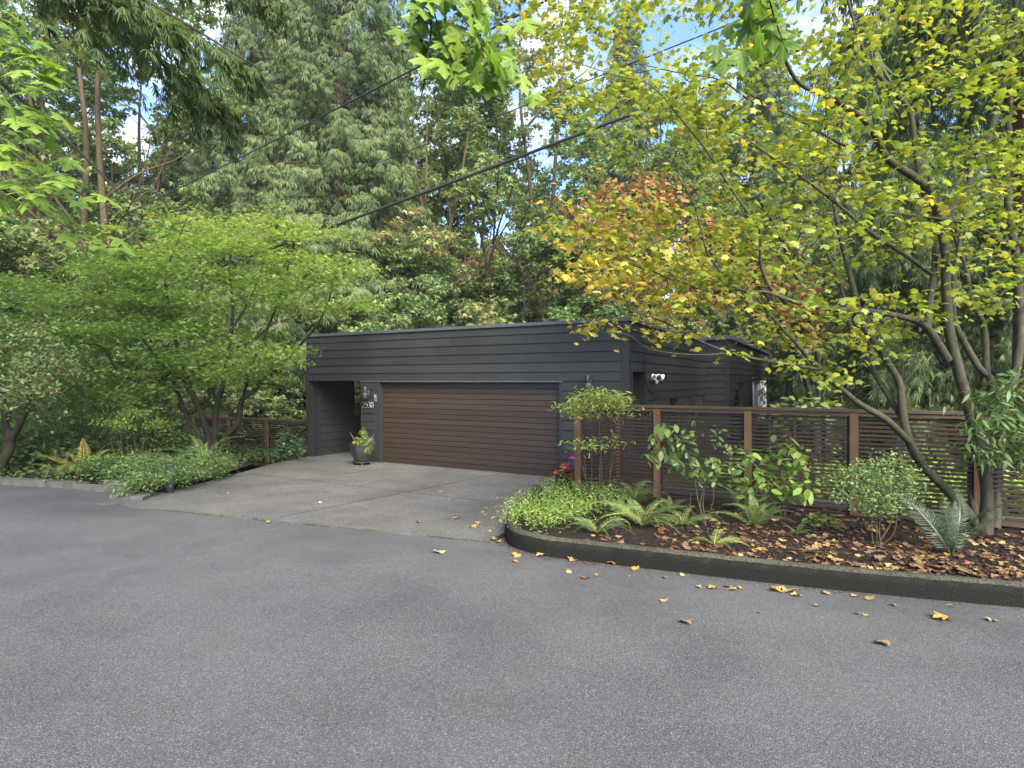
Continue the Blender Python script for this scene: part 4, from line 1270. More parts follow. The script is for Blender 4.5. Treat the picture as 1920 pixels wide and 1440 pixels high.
def maple_parts(seed, height, spread, clear, nc, nl, leaf, tint0, tsd, bark, trunks=1, flat=1.0, tmpl=T_BG, mat='leaf_forest', trunk_r=.22):
    r = np.random.default_rng(seed)
    limbs = []
    for t in range(trunks):
        a = r.uniform(0, 2 * PI); lean = r.uniform(.0, .12) * height * (1 if trunks > 1 else .4)
        z = np.array((0, .15, .35, .55, .75, .95)) * height
        q = np.stack([np.cos(a) * lean * (z / height) ** 1.3 + r.normal(0, .12, 6) * (z > 0) + t * .35, np.sin(a) * lean * (z / height) ** 1.3 + r.normal(0, .12, 6) * (z > 0), z, trunk_r * (1 - z / height * .9)], 1)
        limbs.append(world_limb(q))
        for k in range(7):
            h = r.uniform(clear / height * .8, .85)
            p0 = limbs[0 if trunks == 1 else t][0]
            i = int(h * (len(p0) - 1))
            a2 = r.uniform(0, 2 * PI); L = spread * r.uniform(.5, .9)
            s0 = p0[i]
            c = [(*s0, trunk_r * .35), (*(s0 + np.array((np.cos(a2) * L * .4, np.sin(a2) * L * .4, L * .45))), trunk_r * .25), (*(s0 + np.array((np.cos(a2) * L * .8, np.sin(a2) * L * .8, L * .75))), trunk_r * .12), (*(s0 + np.array((np.cos(a2) * L, np.sin(a2) * L, L * 1.15))), .02)]
            limbs.append(world_limb(c, 4))
    # crown made of lumps of different size with gaps between
    nb = 26
    cz = r.uniform(clear, height * 1.02, nb)
    f = (cz - clear) / (height - clear)
    wd = spread * np.sqrt(np.clip(1 - (2 * f - .85) ** 2 * .75, .12, 1))
    ang = r.uniform(0, 2 * PI, nb); rad = wd * np.sqrt(r.uniform(.05, 1, nb))
    bc = np.stack([np.cos(ang) * rad, np.sin(ang) * rad, cz], 1)
    br = r.uniform(.14, .30, nb) * spread + .35
    k = r.choice(nb, nc, p=br ** 2 / (br ** 2).sum())
    d = r.normal(0, 1, (nc, 3)); d /= np.linalg.norm(d, axis=1)[:, None]
    tg = bc[k] + d * (br[k] * r.uniform(.35, 1, nc) ** .5)[:, None] * np.array((1, 1, .75 * flat))
    tw = grow(limbs, tg, r, rk=.012, rmin=.006, up=.1, steps=4)
    wood = [(p, rr, 9 if rr.max() > .1 else 6) for p, rr in limbs] + tw
    Vs, Fs, o = [], [], 0
    for p, rr, nn in wood:
        v, ff = tube(p, rr, nn)
        Vs.append(v); Fs.append(ff + o); o += len(v)
    trunk = mesh_data('trunk', np.concatenate(Vs), np.concatenate(Fs), bark, smooth=True)
    e = np.repeat(tg, nl, axis=0)
    pos = e + r.normal(0, 1, e.shape) * np.array((.42, .42, .22 * flat)) * leaf * 2.0
    lump = r.normal(0, .12, nb)[k]
    ti = tint0 + np.repeat(lump, nl) + r.normal(0, tsd, len(pos))
    V, F, T = leaf_arrays(tmpl, pos, orient(len(pos), r, .5, .45), r.normal(leaf, leaf * .2, len(pos)).clip(leaf * .5), np.clip(ti, 0, 1))
    return trunk, mesh_data('crown', V, F, mat, T)

MAP_A = maple_parts(31, 20, 5.2, 6.0, 420, 40, .24, .46, .16, 'bark_moss', 1)
MAP_B = maple_parts(32, 17, 4.6, 3.0, 420, 40, .22, .52, .18, 'bark_moss', 3, trunk_r=.17)
MAP_C = maple_parts(33, 22, 5.0, 7.0, 460, 30, .21, .46, .2, 'bark_moss', 2, trunk_r=.2)
LOW_A = maple_parts(34, 7, 2.7, 0.4, 420, 40, .15, .42, .14, 'bark_dark', 3, trunk_r=.06)
LOW_B = maple_parts(35, 5, 2.4, 0.2, 420, 36, .14, .42, .14, 'bark_dark', 3, trunk_r=.05)

gA, gB, gC = 'tall cedars behind the house', 'woodland maples behind the house', 'understorey trees behind the house'
lc1 = 'tall drooping cedar in the wood behind the house'
lm1 = 'tall mossy-trunked maple in the wood behind the house'
lu1 = 'leafy understorey tree growing behind the house and fences'
for i, (px, d, s, sz) in enumerate([(640, 23, 1.0, 1.0), (470, 27, 1.0, 1.05), (555, 33, 1.1, 1.2), (360, 34, 1.0, .95), (-80, 30, 1.1, 1.1), (715, 38, 1.1, 1.2), (1170, 40, 1.1, 1.1), (1430, 36, 1.1, 1.2), (1720, 34, 1.1, 1.2), (1980, 26, 1.0, 1.2), (-420, 28, 1.1, 1.1), (1330, 52, 1.3, 1.3), (60, 50, 1.2, 1.0), (880, 60, 1.2, .85)]):
    place('cedar_tree', (CED_A, CED_B)[i % 2], *at(px, d), lc1, i * 1.7, s, sz, gA)
for i, (px, d, s, k) in enumerate([(190, 24, 1.05, 2), (820, 25, .95, 1), (905, 31, .95, 2), (1010, 29, 1.0, 2), (770, 32, 1.05, 0), (1110, 31, .85, 1), (1240, 35, 1.0, 0), (1690, 27, .95, 1), (1850, 31, 1.0, 0), (60, 36, 1.0, 0), (-200, 26, 1.0, 1), (290, 44, 1.0, 0), (2150, 30, 1.0, 1), (1480, 46, 1.2, 0), (1680, 48, 1.2, 1), (980, 48, .85, 0), (640, 52, 1.2, 0), (1130, 55, 1.2, 1),
                                   (730, 27, .9, 1), (860, 36, .8, 1), (930, 40, .75, 1), (1060, 36, .9, 1), (1190, 42, 1.2, 0), (1300, 44, 1.25, 0), (1400, 50, 1.4, 1), (1580, 40, 1.2, 0), (1780, 42, 1.25, 1), (1950, 40, 1.2, 0), (-60, 34, 1.0, 1), (110, 46, .9, 1), (200, 54, 1.0, 0), (400, 50, 1.2, 1), (30, 27, .8, 1), (-130, 40, 1.2, 0), (500, 60, 1.4, 0), (780, 62, 1.2, 1), (1040, 66, 1.2, 0), (270, 30, 1.0, 2), (95, 29, 1.0, 2), (150, 33, 1.0, 1), (235, 27, .8, 1), (330, 38, 1.1, 1), (20, 32, 1.0, 2), (870, 28, .8, 2), (690, 30, 1.0, 2), (1080, 44, 1.1, 0), (1570, 30, 1.0, 1), (1440, 38, 1.1, 0)]):
    lab = {0: 'mossy twin-stemmed maple with thin crown and sky showing through, behind the green maple', 1: 'maple with several upright tawny stems directly behind the garage roof'}.get(i, lm1)
    place('forest_maple', (MAP_A, MAP_B, MAP_C)[k], *at(px, d), lab, i * 2.3 + .4, s, s, gB if lab == lm1 else None)
for i, (px, d, s, k) in enumerate([(760, 21.5, 1.15, 0), (900, 26.5, 1.3, 1), (1030, 25.5, 1.35, 0), (690, 24, 1.1, 1), (1180, 36, 1.6, 1), (-20, 17, 1.0, 0), (130, 19, .9, 1), (-200, 17, 1.1, 1), (330, 20.5, .9, 0), (520, 20, .8, 1), (1640, 19, .95, 0), (1640, 25, 1.2, 1), (1850, 15.5, 1.05, 0), (1980, 15, 1.0, 1), (250, 24, 1.2, 1), (1500, 33, 1.4, 1), (1760, 23, 1.2, 0), (2200, 17, 1.2, 0), (590, 22, .85, 0), (-420, 18, 1.2, 0), (430, 19, .75, 1), (830, 29, 1.5, 0), (960, 31, 1.5, 1), (1100, 33, 1.6, 0), (1300, 38, 1.8, 1), (60, 24, 1.3, 0), (-100, 22, 1.3, 1), (160, 29, 1.5, 0)]):
    x, y = at(px, d)
    place('understorey_tree', (LOW_A, LOW_B)[k], x, y, lu1, i * 1.9 + .2, s, s * .95, gC)
for i, (px, d, s) in enumerate([(1690, 15.5, 1.0), (1800, 18, 1.1), (1590, 21, 1.1), (1930, 13.5, .8)]):
    place('young_cedar', CED_C, *at(px, d), 'young weeping cedar with silvery green sprays beyond the slat fence', i * 2.1, s, s, 'young cedars in the side garden')
# cedar trunk at the right edge
rc = tagged(empty('cedar_tree', (*at(1934, 9.0), float(gz(*at(1934, 9.0))))), 'stout red-barked cedar trunk at the end of the slat fence', 'tree')
tubes_mesh('trunk', [world_limb([(0, 0, -.2, .3), (0, 0, 2, .24), (.02, .05, 5, .2), (0, .1, 9, .16), (0, .1, 14, .08)])+(14,)], 'bark_cedar', rc)
c = link('crown', CED_C[1], rc, (0, 0, 8), (0, 0, 1), (.9, .9, 1.2)); c['kind'] = 'stuff'

# ---- fir bough reaching in at the upper left: a fir beside the street ---------------------
rng = np.random.default_rng(41)
FX = np.array((-9.0, 4.4, float(gz(-9.0, 4.4))))
root = root_of('fir_tree', FX, 'dark fir whose drooping bough reaches across the upper sky')
fl_ = [world_limb([(-9, 4.4, -.3, .3), (-9, 4.4, 4, .26), (-8.95, 4.4, 9, .18), (-8.95, 4.4, 15, .05)])]
for c in ([(-8.95, 4.4, 6.2, .09), (-7.5, 5.2, 6.7, .06), (-5.8, 6.0, 6.6, .04), (-4.2, 6.5, 5.9, .02), (-2.9, 6.8, 5.2, .006)],
          [(-6.6, 5.6, 6.7, .035), (-5.2, 6.6, 6.3, .02), (-4.2, 7.0, 5.5, .008), (-3.4, 7.2, 4.9, .004)],
          [(-6.0, 5.9, 6.6, .03), (-4.7, 5.9, 6.0, .018), (-3.5, 6.2, 5.4, .006)],
          [(-8.95, 4.4, 7.4, .08), (-7, 6.0, 7.6, .05), (-5, 7.2, 7.2, .03), (-3.0, 7.8, 6.6, .008)]):
    fl_.append(world_limb(c))
Lf = offs(fl_, FX)
tubes_mesh('trunk', [(p, r, 8) for p, r in Lf], 'bark_dark', root)
P, A = [], []
for p, r in Lf[1:]:
    n = 600
    u = rng.uniform(.3, 1, n)
    bp = np.stack([np.interp(u, np.linspace(0, 1, len(p)), p[:, i]) for i in range(3)], 1)
    dirv = p[-1] - p[0]; az = math.atan2(dirv[1], dirv[0])
    sd = rng.choice((-1, 1), n); lat = sd * rng.uniform(0, .8, n) * (1.2 - u)
    P.append(bp + np.stack([-math.sin(az) * lat, math.cos(az) * lat, -np.abs(lat) * .55 - rng.exponential(.13, n)], 1)); A.append(az + sd * rng.uniform(.2, 1.1, n))
P = np.vstack(P); A = np.concatenate(A)
leaves_mesh('bough_needles', spray_template(6, 9), P, orient(len(P), rng, .45, .75, A), rng.normal(.15, .04, len(P)).clip(.07), rng.normal(.45, .22, len(P)), 'leaf_fir', root)['kind'] = 'stuff'
c = link('crown', CED_C[1], root, (0, 0, 8.6), (0, 0, 1), (.8, .8, .9)); c['kind'] = 'stuff'

# ------------------------------------------------------------------ overhead wires
def wire(ctrl, rad, label, sag=0.0):
    p = np.array(ctrl, dtype=float)
    s = np.linspace(0, 1, 40)[:, None]
    q = p[0] + (p[1] - p[0]) * s
    q[:, 2] -= sag * 4 * (s * (1 - s))[:, 0]
    tagged(MB().tube(q, rad, 8).build('overhead_wire', 'cable_black', None, True), label, 'wire', 'overhead wires')
def wire_px(a, b, e0, e1, rad, label, sag=0.12):
    A_, B_ = W(*a), W(*b)
    d = B_ - A_
    wire([A_ - d * e0, B_ + d * e1], rad, label, sag)
wire_px((330, 527, 15), (1160, 212, 10.5), 0.10, 0.6, .03, 'thick black overhead cable running down into the green maple')
wire_px((225, 402, 15), (768, 119, 8.5), 0.4, 0.9, .013, 'mid-weight black overhead wire crossing in front of the cedar')
wire_px((430, 405, 16), (975, 188, 9), 0.6, 0.9, .008, 'thin overhead wire between the two thicker ones')
wire_px((0, 498, 17), (510, 190, 12), 0.5, 1.0, .006, 'finest overhead wire high over the left trees')

# ------------------------------------------------------------------ garden plants
def frond_data(seed, mat, tint, pairs=38, length=1.0, width=.22, arch=.55):
    """one arching fern frond of unit length along +Y, with its stalk"""
    r = np.random.default_rng(seed)
    s = np.linspace(0, 1, pairs)
    spine = lambda u: np.stack([0 * u, u * (1 - .12 * arch * u), arch * (.75 * u - 1.0 * u ** 2)], -1)
    V, F, T = [], [], []
    for i in range(pairs):
        u = .08 + .92 * s[i]
        b0 = spine(np.array(u))
        w = width * math.sin(PI * min(1, .16 + .84 * u) ** 0.9) * (1.12 - u * .35) + .012
        for sd in (-1, 1):
            a = 1.15 - .35 * u + r.normal(0, .06)
            tip = b0 + np.array((sd * math.sin(a) * w, math.cos(a) * w, -.12 * w + r.normal(0, .01)))
            mid = (b0 + tip) / 2
            hw = .27 / pairs
            o = len(V)
            V += [b0 + (0, -hw * .6, 0), mid + (0, -hw, .006), tip, mid + (0, hw, .006)]
            F += [(o, o + 1, o + 2), (o, o + 2, o + 3)]
            T += [tint + r.normal(0, .05)] * 4
    o = len(V)
    for i in range(9):
        p = spine(np.array(i / 8)); w = .012 * (1 - i / 9)
        V += [p + (-w, 0, .002), p + (w, 0, .002)]; T += [tint + .25] * 2
    for i in range(8):
        a = o + 2 * i
        F += [(a, a + 1, a + 3), (a, a + 3, a + 2)]
    return mesh_data('frond', np.array(V), np.array(F), mat, np.clip(T, 0, 1))

FRONDS = {k: [frond_data(50 + i, m, t, arch=a, width=w) for i, (t, a, w) in enumerate(v)] for k, (m, v) in {
    'green': ('leaf_fern', [(.35, .75, .15), (.5, .95, .14), (.62, .6, .15)]),
    'light': ('leaf_fern', [(.62, .8, .15), (.75, .95, .14), (.55, .6, .15)]),
    'silver': ('leaf_fern_silver', [(.3, .5, .12), (.6, .75, .13), (.8, .95, .12)]),
    'gold': ('leaf_fern_gold', [(.3, .5, .17), (.6, .7, .16), (.8, .4, .17)])}.items()}

def fern(loc, n, size, kind, label, seed, lift=(.3, .9), group='ferns in the beds', azs=None):
    r = np.random.default_rng(seed)
    root = tagged(empty('fern', tuple(map(float, loc))), label, 'fern', group)
    for i in range(n):
        me = FRONDS[kind][int(r.integers(3))]
        az = (azs[i] if azs else i * 2.399 + r.normal(0, .25)) - PI / 2
        el = r.uniform(*lift)
        s = size * r.uniform(.75, 1.15)
        M = Matrix.Rotation(az, 4, 'Z') @ Matrix.Rotation(el, 4, 'X') @ Matrix.Rotation(r.normal(0, .25), 4, 'Y') @ Matrix.Scale(s, 4)
        link_m('frond', me, root, M)
    return root

def bed_pt(px, py, h=BED_H):
    p = G(px, py, h)
    return np.array((p[0], p[1], bed_z(p[0], p[1])))

fern(bed_pt(1785, 1040), 11, .85, 'silver', 'upright silvery sword fern at the foot of the yellow maple', 1, (.5, 1.25), azs=[1.3, 1.6, 1.9, 0.9, 1.0, .15, 2.2, 2.7, .6, -1.2, 1.75])
fern(bed_pt(1340, 1018), 7, .36, 'light', 'small pale green fern lying near the kerb under a camellia', 2, (.1, .5))
fern(bed_pt(1205, 985), 13, .66, 'light', 'arching yellow-green fern in the middle of the bed', 3, (.2, .7))
fern(bed_pt(1120, 1000), 10, .5, 'green', 'low dark fern behind the kerb bend', 4, (.1, .5))
fern(bed_pt(1280, 985), 10, .5, 'green', 'low fern under the glossy camellia', 5, (.15, .6))
fern(bed_pt(1415, 985), 14, .55, 'green', 'dark green fern below the hydrangea', 6, (.3, 1.0))
fern(bed_pt(1190, 945), 12, .58, 'light', 'bright fern beside the second fence post', 7, (.3, .9))
fern(bed_pt(1090, 965), 9, .45, 'light', 'lime green fern among the feathery ground cover', 8, (.3, .8))
fern(bed_pt(1255, 962), 9, .42, 'green', 'dark fern squeezed between the rhododendron and the camellia', 21, (.3, .9))
fern(bed_pt(1385, 958), 10, .46, 'green', 'dark fern at the foot of the third fence post', 22, (.3, 1.0))
fern(bed_pt(1495, 1000), 6, .3, 'green', 'tiny fern between the hydrangea and the azalea', 23, (.2, .7))
fern(bed_pt(1160, 968), 9, .4, 'light', 'lacy light fern next to the feathery ground cover', 24, (.2, .8))
def lpt(px, py, d):
    p = W(px, py, d)
    return np.array((p[0], p[1], float(gz(p[0], p[1])) + .08 - float(drop(p[0], p[1]))))
fern(lpt(160, 880, 10.9), 12, .78, 'gold', 'golden yellow fern behind the left kerb', 9, (.45, 1.05))
fern(lpt(385, 880, 12.2), 13, 1.0, 'green', 'large dark fern at the foot of the green maple', 10, (.45, 1.0))
fern(lpt(330, 880, 12.0), 10, .8, 'green', 'mid-size fern between bamboo-like stems and green maple', 11, (.4, .9))
fern(lpt(110, 905, 10.6), 8, .5, 'light', 'small light fern by the left kerb stones', 12, (.3, .8))

def shrub(name, label, base, stems, tgts, rng, tmpl, mat, n, spread, size, tilt, droop, tint, tsd, single=True, cat='shrub', group=None, stem_mat='stem_brown', stem_r=.008, along=0):
    root = tagged(empty(name, tuple(map(float, base))), label, cat, group)
    T = tgts - base
    limbs = []
    for k in range(stems):
        t = T[rng.integers(len(T))] * np.array((.55, .55, .6))
        b0 = np.array((rng.normal(0, .04), rng.normal(0, .04), -.05))
        mid = (b0 + t) / 2 + rng.normal(0, .03, 3)
        limbs.append(world_limb([(*b0, stem_r), (*mid, stem_r * .75), (*t, stem_r * .5)], 4))
    tubes_mesh('stems', [(p, r, 6) for p, r in limbs] + grow(limbs, T, rng, rk=.006, rmin=.0018), stem_mat, root)
    e = np.repeat(T, n, axis=0)
    pos = e + rng.normal(0, 1, e.shape) * np.asarray(spread)
    R = orient(len(pos), rng, tilt, droop)
    sz = rng.normal(size, size * .2, len(pos)).clip(size * .5)
    ti = rng.normal(tint, tsd, len(pos)).clip(0, 1)
    if single:
        tv = [.1, .3, .5, .7, .9]
        leaf_objects('leaf', leaf_variants('leaf', tmpl, mat, tv), tv, pos, R, sz, ti, root)
    else:
        leaves_mesh('foliage', tmpl, pos, R, sz, ti, mat, root)['kind'] = 'stuff'
    return root

def blob(c, rad, n, rng, shell=.4):
    d = rng.normal(0, 1, (n, 3)); d /= np.linalg.norm(d, axis=1)[:, None]
    return np.asarray(c) + d * (rng.uniform(shell, 1, n)[:, None]) * np.asarray(rad)

rng = np.random.default_rng(61)
b = bed_pt(1232, 958)
shrub('rhododendron', 'rhododendron with drooping pale-backed leaves before the second fence post', b, 3, volume_px([(1205, 800), (1260, 790), (1290, 830), (1245, 880), (1210, 860)], b[1] - .12, b[1] + .1, 12, rng), rng, T_OVAL, 'leaf_shrub', 6, (.035, .035, .03), .15, .45, .85, .75, .18)
b = bed_pt(1322, 985)
shrub('camellia', 'open camellia bush with small glossy dark leaves in front of fence', b, 5, volume_px([(1250, 830), (1300, 780), (1320, 790), (1390, 830), (1400, 880), (1350, 910), (1270, 890)], b[1] - .25, b[1] + .25, 50, rng), rng, T_OVAL, 'leaf_shrub', 5, (.05, .05, .04), .08, .6, .35, .55, .22)
b = bed_pt(1470, 968)
shrub('hydrangea', 'hydrangea with broad bright green leaves before the third fence post', b, 7, volume_px([(1370, 880), (1400, 830), (1470, 815), (1520, 860), (1530, 930), (1440, 945), (1390, 910)], b[1] - .3, b[1] + .2, 60, rng), rng, T_OVAL, 'leaf_bright', 4, (.07, .07, .04), .135, .45, .4, .4, .2)
b = bed_pt(1645, 1020)
shrub('azalea', 'twiggy azalea with fine yellow-green leaves in front of the fence', b, 7, volume_px([(1545, 895), (1600, 875), (1660, 848), (1730, 885), (1728, 925), (1690, 960), (1630, 965), (1570, 930)], b[1] - .4, b[1] + .4, 210, rng), rng, T_OVAL, 'leaf_shrub', 16, (.045, .045, .045), .032, .7, .0, .5, .2, single=False)
b = bed_pt(1545, 995)
shrub('hydrangea', 'low young hydrangea of broad dark leaves on the mulch', b, 3, blob(b + (0, 0, .12), (.2, .2, .08), 10, rng), rng, T_OVAL, 'leaf_bright', 3, (.04, .04, .02), .11, .3, .25, .15, .12)
# bamboo-like nandinas: bare stems with feathery tops
def nandina(label, base, tops, mat, tint, rng, size=.06, group='nandinas', n=22, spread=(.09, .09, .045)):
    root = tagged(empty('nandina', tuple(map(float, base))), label, 'shrub', group)
    tl, e = [], []
    for c, k in tops:
        c = np.asarray(c) - base
        b0 = np.array((c[0] * .5 + rng.normal(0, .06), c[1] * .5 + rng.normal(0, .06), -.05))
        st = world_limb([(*b0, .008), (*((b0 + c) / 2 + rng.normal(0, .02, 3)), .007), (*c, .004)], 5)
        tl.append((st[0], st[1], 6))
        tg = c + rng.normal(0, 1, (k, 3)) * np.array((.17, .14, .05))
        tl += grow([st], tg, rng, rk=.006, rmin=.0015)
        e.append(tg)
    tubes_mesh('stems', tl, 'stem_brown', root)
    e = np.repeat(np.vstack(e), n, axis=0)
    pos = e + rng.normal(0, 1, e.shape) * np.asarray(spread)
    leaves_mesh('foliage', T_NARROW, pos, orient(len(pos), rng, .4, .25), rng.normal(size, size * .25, len(pos)).clip(size * .4), rng.normal(tint, .16, len(pos)).clip(0, 1), mat, root)['kind'] = 'stuff'
b = bed_pt(1120, 938)
D_ = b[1]
nandina('tall nandina with a feathery lime green top over the corner post', b, [(W(1085, 765, D_ - .05), 9), (W(1120, 745, D_), 12), (W(1150, 752, D_ + .05), 10), (W(1110, 765, D_ + .1), 8), (W(1170, 768, D_), 5), (W(1085, 832, D_ - .1), 3), (W(1125, 828, D_ - .1), 3)], 'leaf_bright', .75, rng, .085, n=36, spread=(.1, .1, .05))
b = lpt(245, 855, 11.6)
nandina('bamboo-like nandina clump with yellow-green tops behind the left kerb', b, [(W(x, y, d), 9) for x, y, d in [(205, 785, 11.4), (225, 775, 11.6), (245, 765, 11.5), (265, 778, 11.7), (285, 790, 11.6), (235, 795, 11.3), (300, 800, 11.8), (215, 800, 11.6)]], 'leaf_bright', .62, rng, .06)

def bush(label, base, rad, n, rng, tmpl, mat, leaf, tint, tsd=.16, per=24, droop=.15, tilt=.5, name='bush', cat='shrub', group=None, h=None):
    base = np.asarray(base, dtype=float)
    tg = blob(base + (0, 0, h if h is not None else rad[2] * .8), rad, n, rng, .3)
    tg[:, 2] = np.maximum(tg[:, 2], base[2] + .03)
    return shrub(name, label, base, 6, tg, rng, tmpl, mat, per, (leaf * 1.0, leaf * 1.0, leaf * .7), leaf, tilt, droop, tint, tsd, single=False, cat=cat, group=group, stem_r=.01)
rng = np.random.default_rng(62)
bush('mound of glossy dark spurge covering the driveway corner around the path light', lpt(300, 905, 9.7), (.66, .85, .34), 330, rng, T_NARROW, 'leaf_shrub', .062, .42, .2, 18)
bush('trailing end of glossy spurge beside the concrete driveway edge', lpt(395, 880, 11.0), (.45, .7, .26), 170, rng, T_NARROW, 'leaf_shrub', .06, .42, .2, 18)
bush('small glossy spurge tuft at the corner stone', lpt(262, 915, 9.0), (.35, .35, .18), 60, rng, T_NARROW, 'leaf_shrub', .06, .6, .2, 18)
bush('low bright hedge of small leaves behind the cast kerb', lpt(215, 888, 10.6), (.75, .5, .26), 160, rng, T_OVAL, 'leaf_shrub', .05, .5, .16, 26)
bush('light green domed shrub behind the golden fern', lpt(120, 870, 12.2), (1.0, .8, .8), 220, rng, T_NARROW, 'leaf_shrub', .085, .72, .16, 26, h=.95)
bush('dark broad-leaved shrub behind the left kerb', lpt(50, 875, 11.6), (1.0, .7, .42), 150, rng, T_OVAL, 'leaf_shrub', .12, .5, .16, 18)
bush('dark shrub in shade behind the nandina clump', lpt(290, 860, 13.6), (1.0, .8, .7), 200, rng, T_OVAL, 'leaf_shrub', .08, .55, .2, 26)
bush('pale leafed shrub behind the low left fence end', lpt(180, 860, 14.5), (1.5, .9, 1.0), 240, rng, T_OVAL, 'leaf_shrub', .09, .65, .2, 26)
bush('climbing dark leafed shrub against the low fence beside the garage', lpt(540, 875, 14.7), (.36, .2, .42), 70, rng, T_OVAL, 'leaf_glossy', .085, .45, .16, 16, h=.75)
bush('sprawling shrub at the far left kerb', lpt(-120, 880, 10.8), (1.0, .7, .5), 140, rng, T_OVAL, 'leaf_shrub', .09, .4, .18, 24)
b = np.array((*fence_pt(1.55, -.75), 0.0)); b[2] = gz(b[0], b[1]) + .05
bush('yellow-green broad leafed shrub peeping over the slat fence', b, (.55, .3, .2), 34, rng, T_OVAL, 'leaf_bright', .12, .7, .12, 5, h=1.5)
b = np.array((*fence_pt(4.35, .2), 0.0)); b[2] = bed_z(b[0], b[1])
D5 = 5.9
tg = volume_px([(1822, 770), (1860, 720), (1960, 670), (2060, 700), (2060, 850), (1930, 870), (1840, 850), (1800, 790)], 5.7, 6.6, 110, rng)
bs = np.array((5.95, 6.2, 0.0)); bs[2] = bed_z(bs[0], bs[1])
shrub('bamboo_shrub', 'dark bamboo-like shrub with long narrow leaves in front of the maple stems', bs, 6, tg, rng, T_NARROW, 'leaf_shrub', 16, (.09, .09, .06), .13, .5, .45, .2, .2, single=False)

for i, (k_, o_, s_) in enumerate([(.6, -2.2, .8), (1.7, -2.6, 1.0), (2.8, -2.3, .9), (3.8, -2.0, 1.0), (5.0, -2.2, 1.1)]):
    b = np.array((*fence_pt(k_, o_), 0.0)); b[2] = gz(b[0], b[1]) - .05
    bush('leafy yellow-green shrub growing behind the long slat fence', b, (.7 * s_, .5, .5 * s_), 90, rng, T_OVAL, 'leaf_bright', .1, .5, .2, 12, group='shrubs behind the slat fence')

# feathery ground cover in the nose of the bed
rng = np.random.default_rng(63)
n = 520
px = rng.uniform(948, 1200, n); py = rng.uniform(925, 1012, n)
keep = in_poly(px, py, [(955, 1000), (950, 975), (985, 945), (1030, 918), (1080, 900), (1180, 935), (1180, 965), (1090, 985), (1020, 1008)])
pts = np.array([bed_pt(a, c) for a, c in zip(px[keep], py[keep])])
hts = .10 + .12 * rng.uniform(0, 1, len(pts)) + .05 * fbm(pts[:, 0], pts[:, 1], 4)
e = np.repeat(pts + np.stack([0 * hts, 0 * hts, hts], 1), 22, axis=0)
pos = e + rng.normal(0, 1, e.shape) * np.array((.07, .07, .055))
pos[:, 2] = np.maximum(pos[:, 2], bed_z(pos[:, 0], pos[:, 1]) + .01)
o = leaves_mesh('ground_cover', T_NARROW, pos, orient(len(pos), rng, .45, .2), rng.normal(.042, .01, len(pos)).clip(.02), rng.normal(.5, .2, len(pos)), 'leaf_bright')
tagged(o, 'bright green feathery ground cover filling the curved end of the bed', 'ground cover', kind='stuff')
# dark creeping cover along the left bed
n = 900
x = rng.uniform(-12, -4.5, n); y = rng.uniform(9.2, 17, n)
keep = in_poly(x, y, LBED)
c0 = np.stack([x[keep], y[keep], gz(x[keep], y[keep]) + .14], 1)
e = np.repeat(c0, 16, axis=0); pos = e + rng.normal(0, 1, e.shape) * np.array((.14, .14, .05))
o = leaves_mesh('ground_cover', T_OVAL, pos, orient(len(pos), rng, .5, .1), rng.normal(.06, .015, len(pos)).clip(.02), rng.normal(.35, .2, len(pos)), 'leaf_shrub')
tagged(o, 'dark creeping ground cover under the shrubs of the left bed', 'ground cover', kind='stuff')

# ------------------------------------------------------------------ fallen leaves
rng = np.random.default_rng(71)
TV = [.1, .3, .5, .7, .9]
def crumpled(seed):
    r = np.random.default_rng(seed)
    V, F = T_MAPLE
    V = V.copy()
    V[:, 1] -= .4
    V[:, 2] = .16 * np.sin(V[:, 0] * 4 + r.uniform(0, 6)) * r.uniform(.5, 1.2) + .25 * (V[:, 0] ** 2 + V[:, 1] ** 2) * r.choice((1, -.6)) + r.normal(0, .03, len(V))
    V[:, 2] -= V[:, 2].min()
    return V, F
FALL = [[mesh_data('fallen_leaf', *crumpled(100 + k), 'leaf_fallen', np.full(len(T_MAPLE[0]), t)) for t in TV] for k in range(4)]
def fallen(x, y, z, size, ti, label, group):
    me = FALL[int(rng.integers(4))][int(np.argmin(np.abs(np.array(TV) - ti)))]
    n_ = Vector((SLOPE * NX, SLOPE * NY, 1)).normalized()
    q = n_.to_track_quat('Z', 'Y').to_matrix().to_4x4()
    M = Matrix.Translation((x, y, z)) @ q @ Matrix.Rotation(rng.uniform(0, 6.28), 4, 'Z') @ Matrix.Rotation(rng.normal(0, .12), 4, 'X') @ Matrix.Scale(size, 4)
    o = bpy.data.objects.new('fallen_leaf', me)
    o.matrix_world = M
    COL.objects.link(o)
    return tagged(o, label, 'leaf', group)
road_leaves = [(1147, 1058, .1, .7), (1190, 1068, .09, .7), (1098, 1085, .09, .3), (1244, 1128, .07, .9), (1285, 1168, .1, .5), (1337, 1104, .09, .7), (1372, 1107, .08, .7), (1362, 1101, .06, .1), (1455, 1108, .12, .7), (1482, 1110, .15, .9), (1493, 1118, .09, .9), (1549, 1114, .07, .5), (1603, 1119, .06, .9), (1629, 1124, .08, .7), (1767, 1162, .13, .7), (1654, 1209, .1, .5), (1860, 1165, .08, .9), (1677, 1136, .06, .3), (1780, 1137, .05, .5), (1530, 1137, .05, .7), (1066, 1074, .06, .9), (1181, 1082, .05, .3), (1246, 1084, .05, .3), (1310, 1102, .06, .9), (969, 1043, .09, .7), (966, 1054, .06, .5), (1015, 1043, .11, .9), (1074, 1052, .1, .5), (823, 1037, .12, .9), (1118, 1080, .05, .5), (1625, 1155, .05, .7), (1390, 1104, .06, .7), (1610, 1152, .05, .5), (1280, 1080, .06, .9), (1425, 1150, .04, .5)]
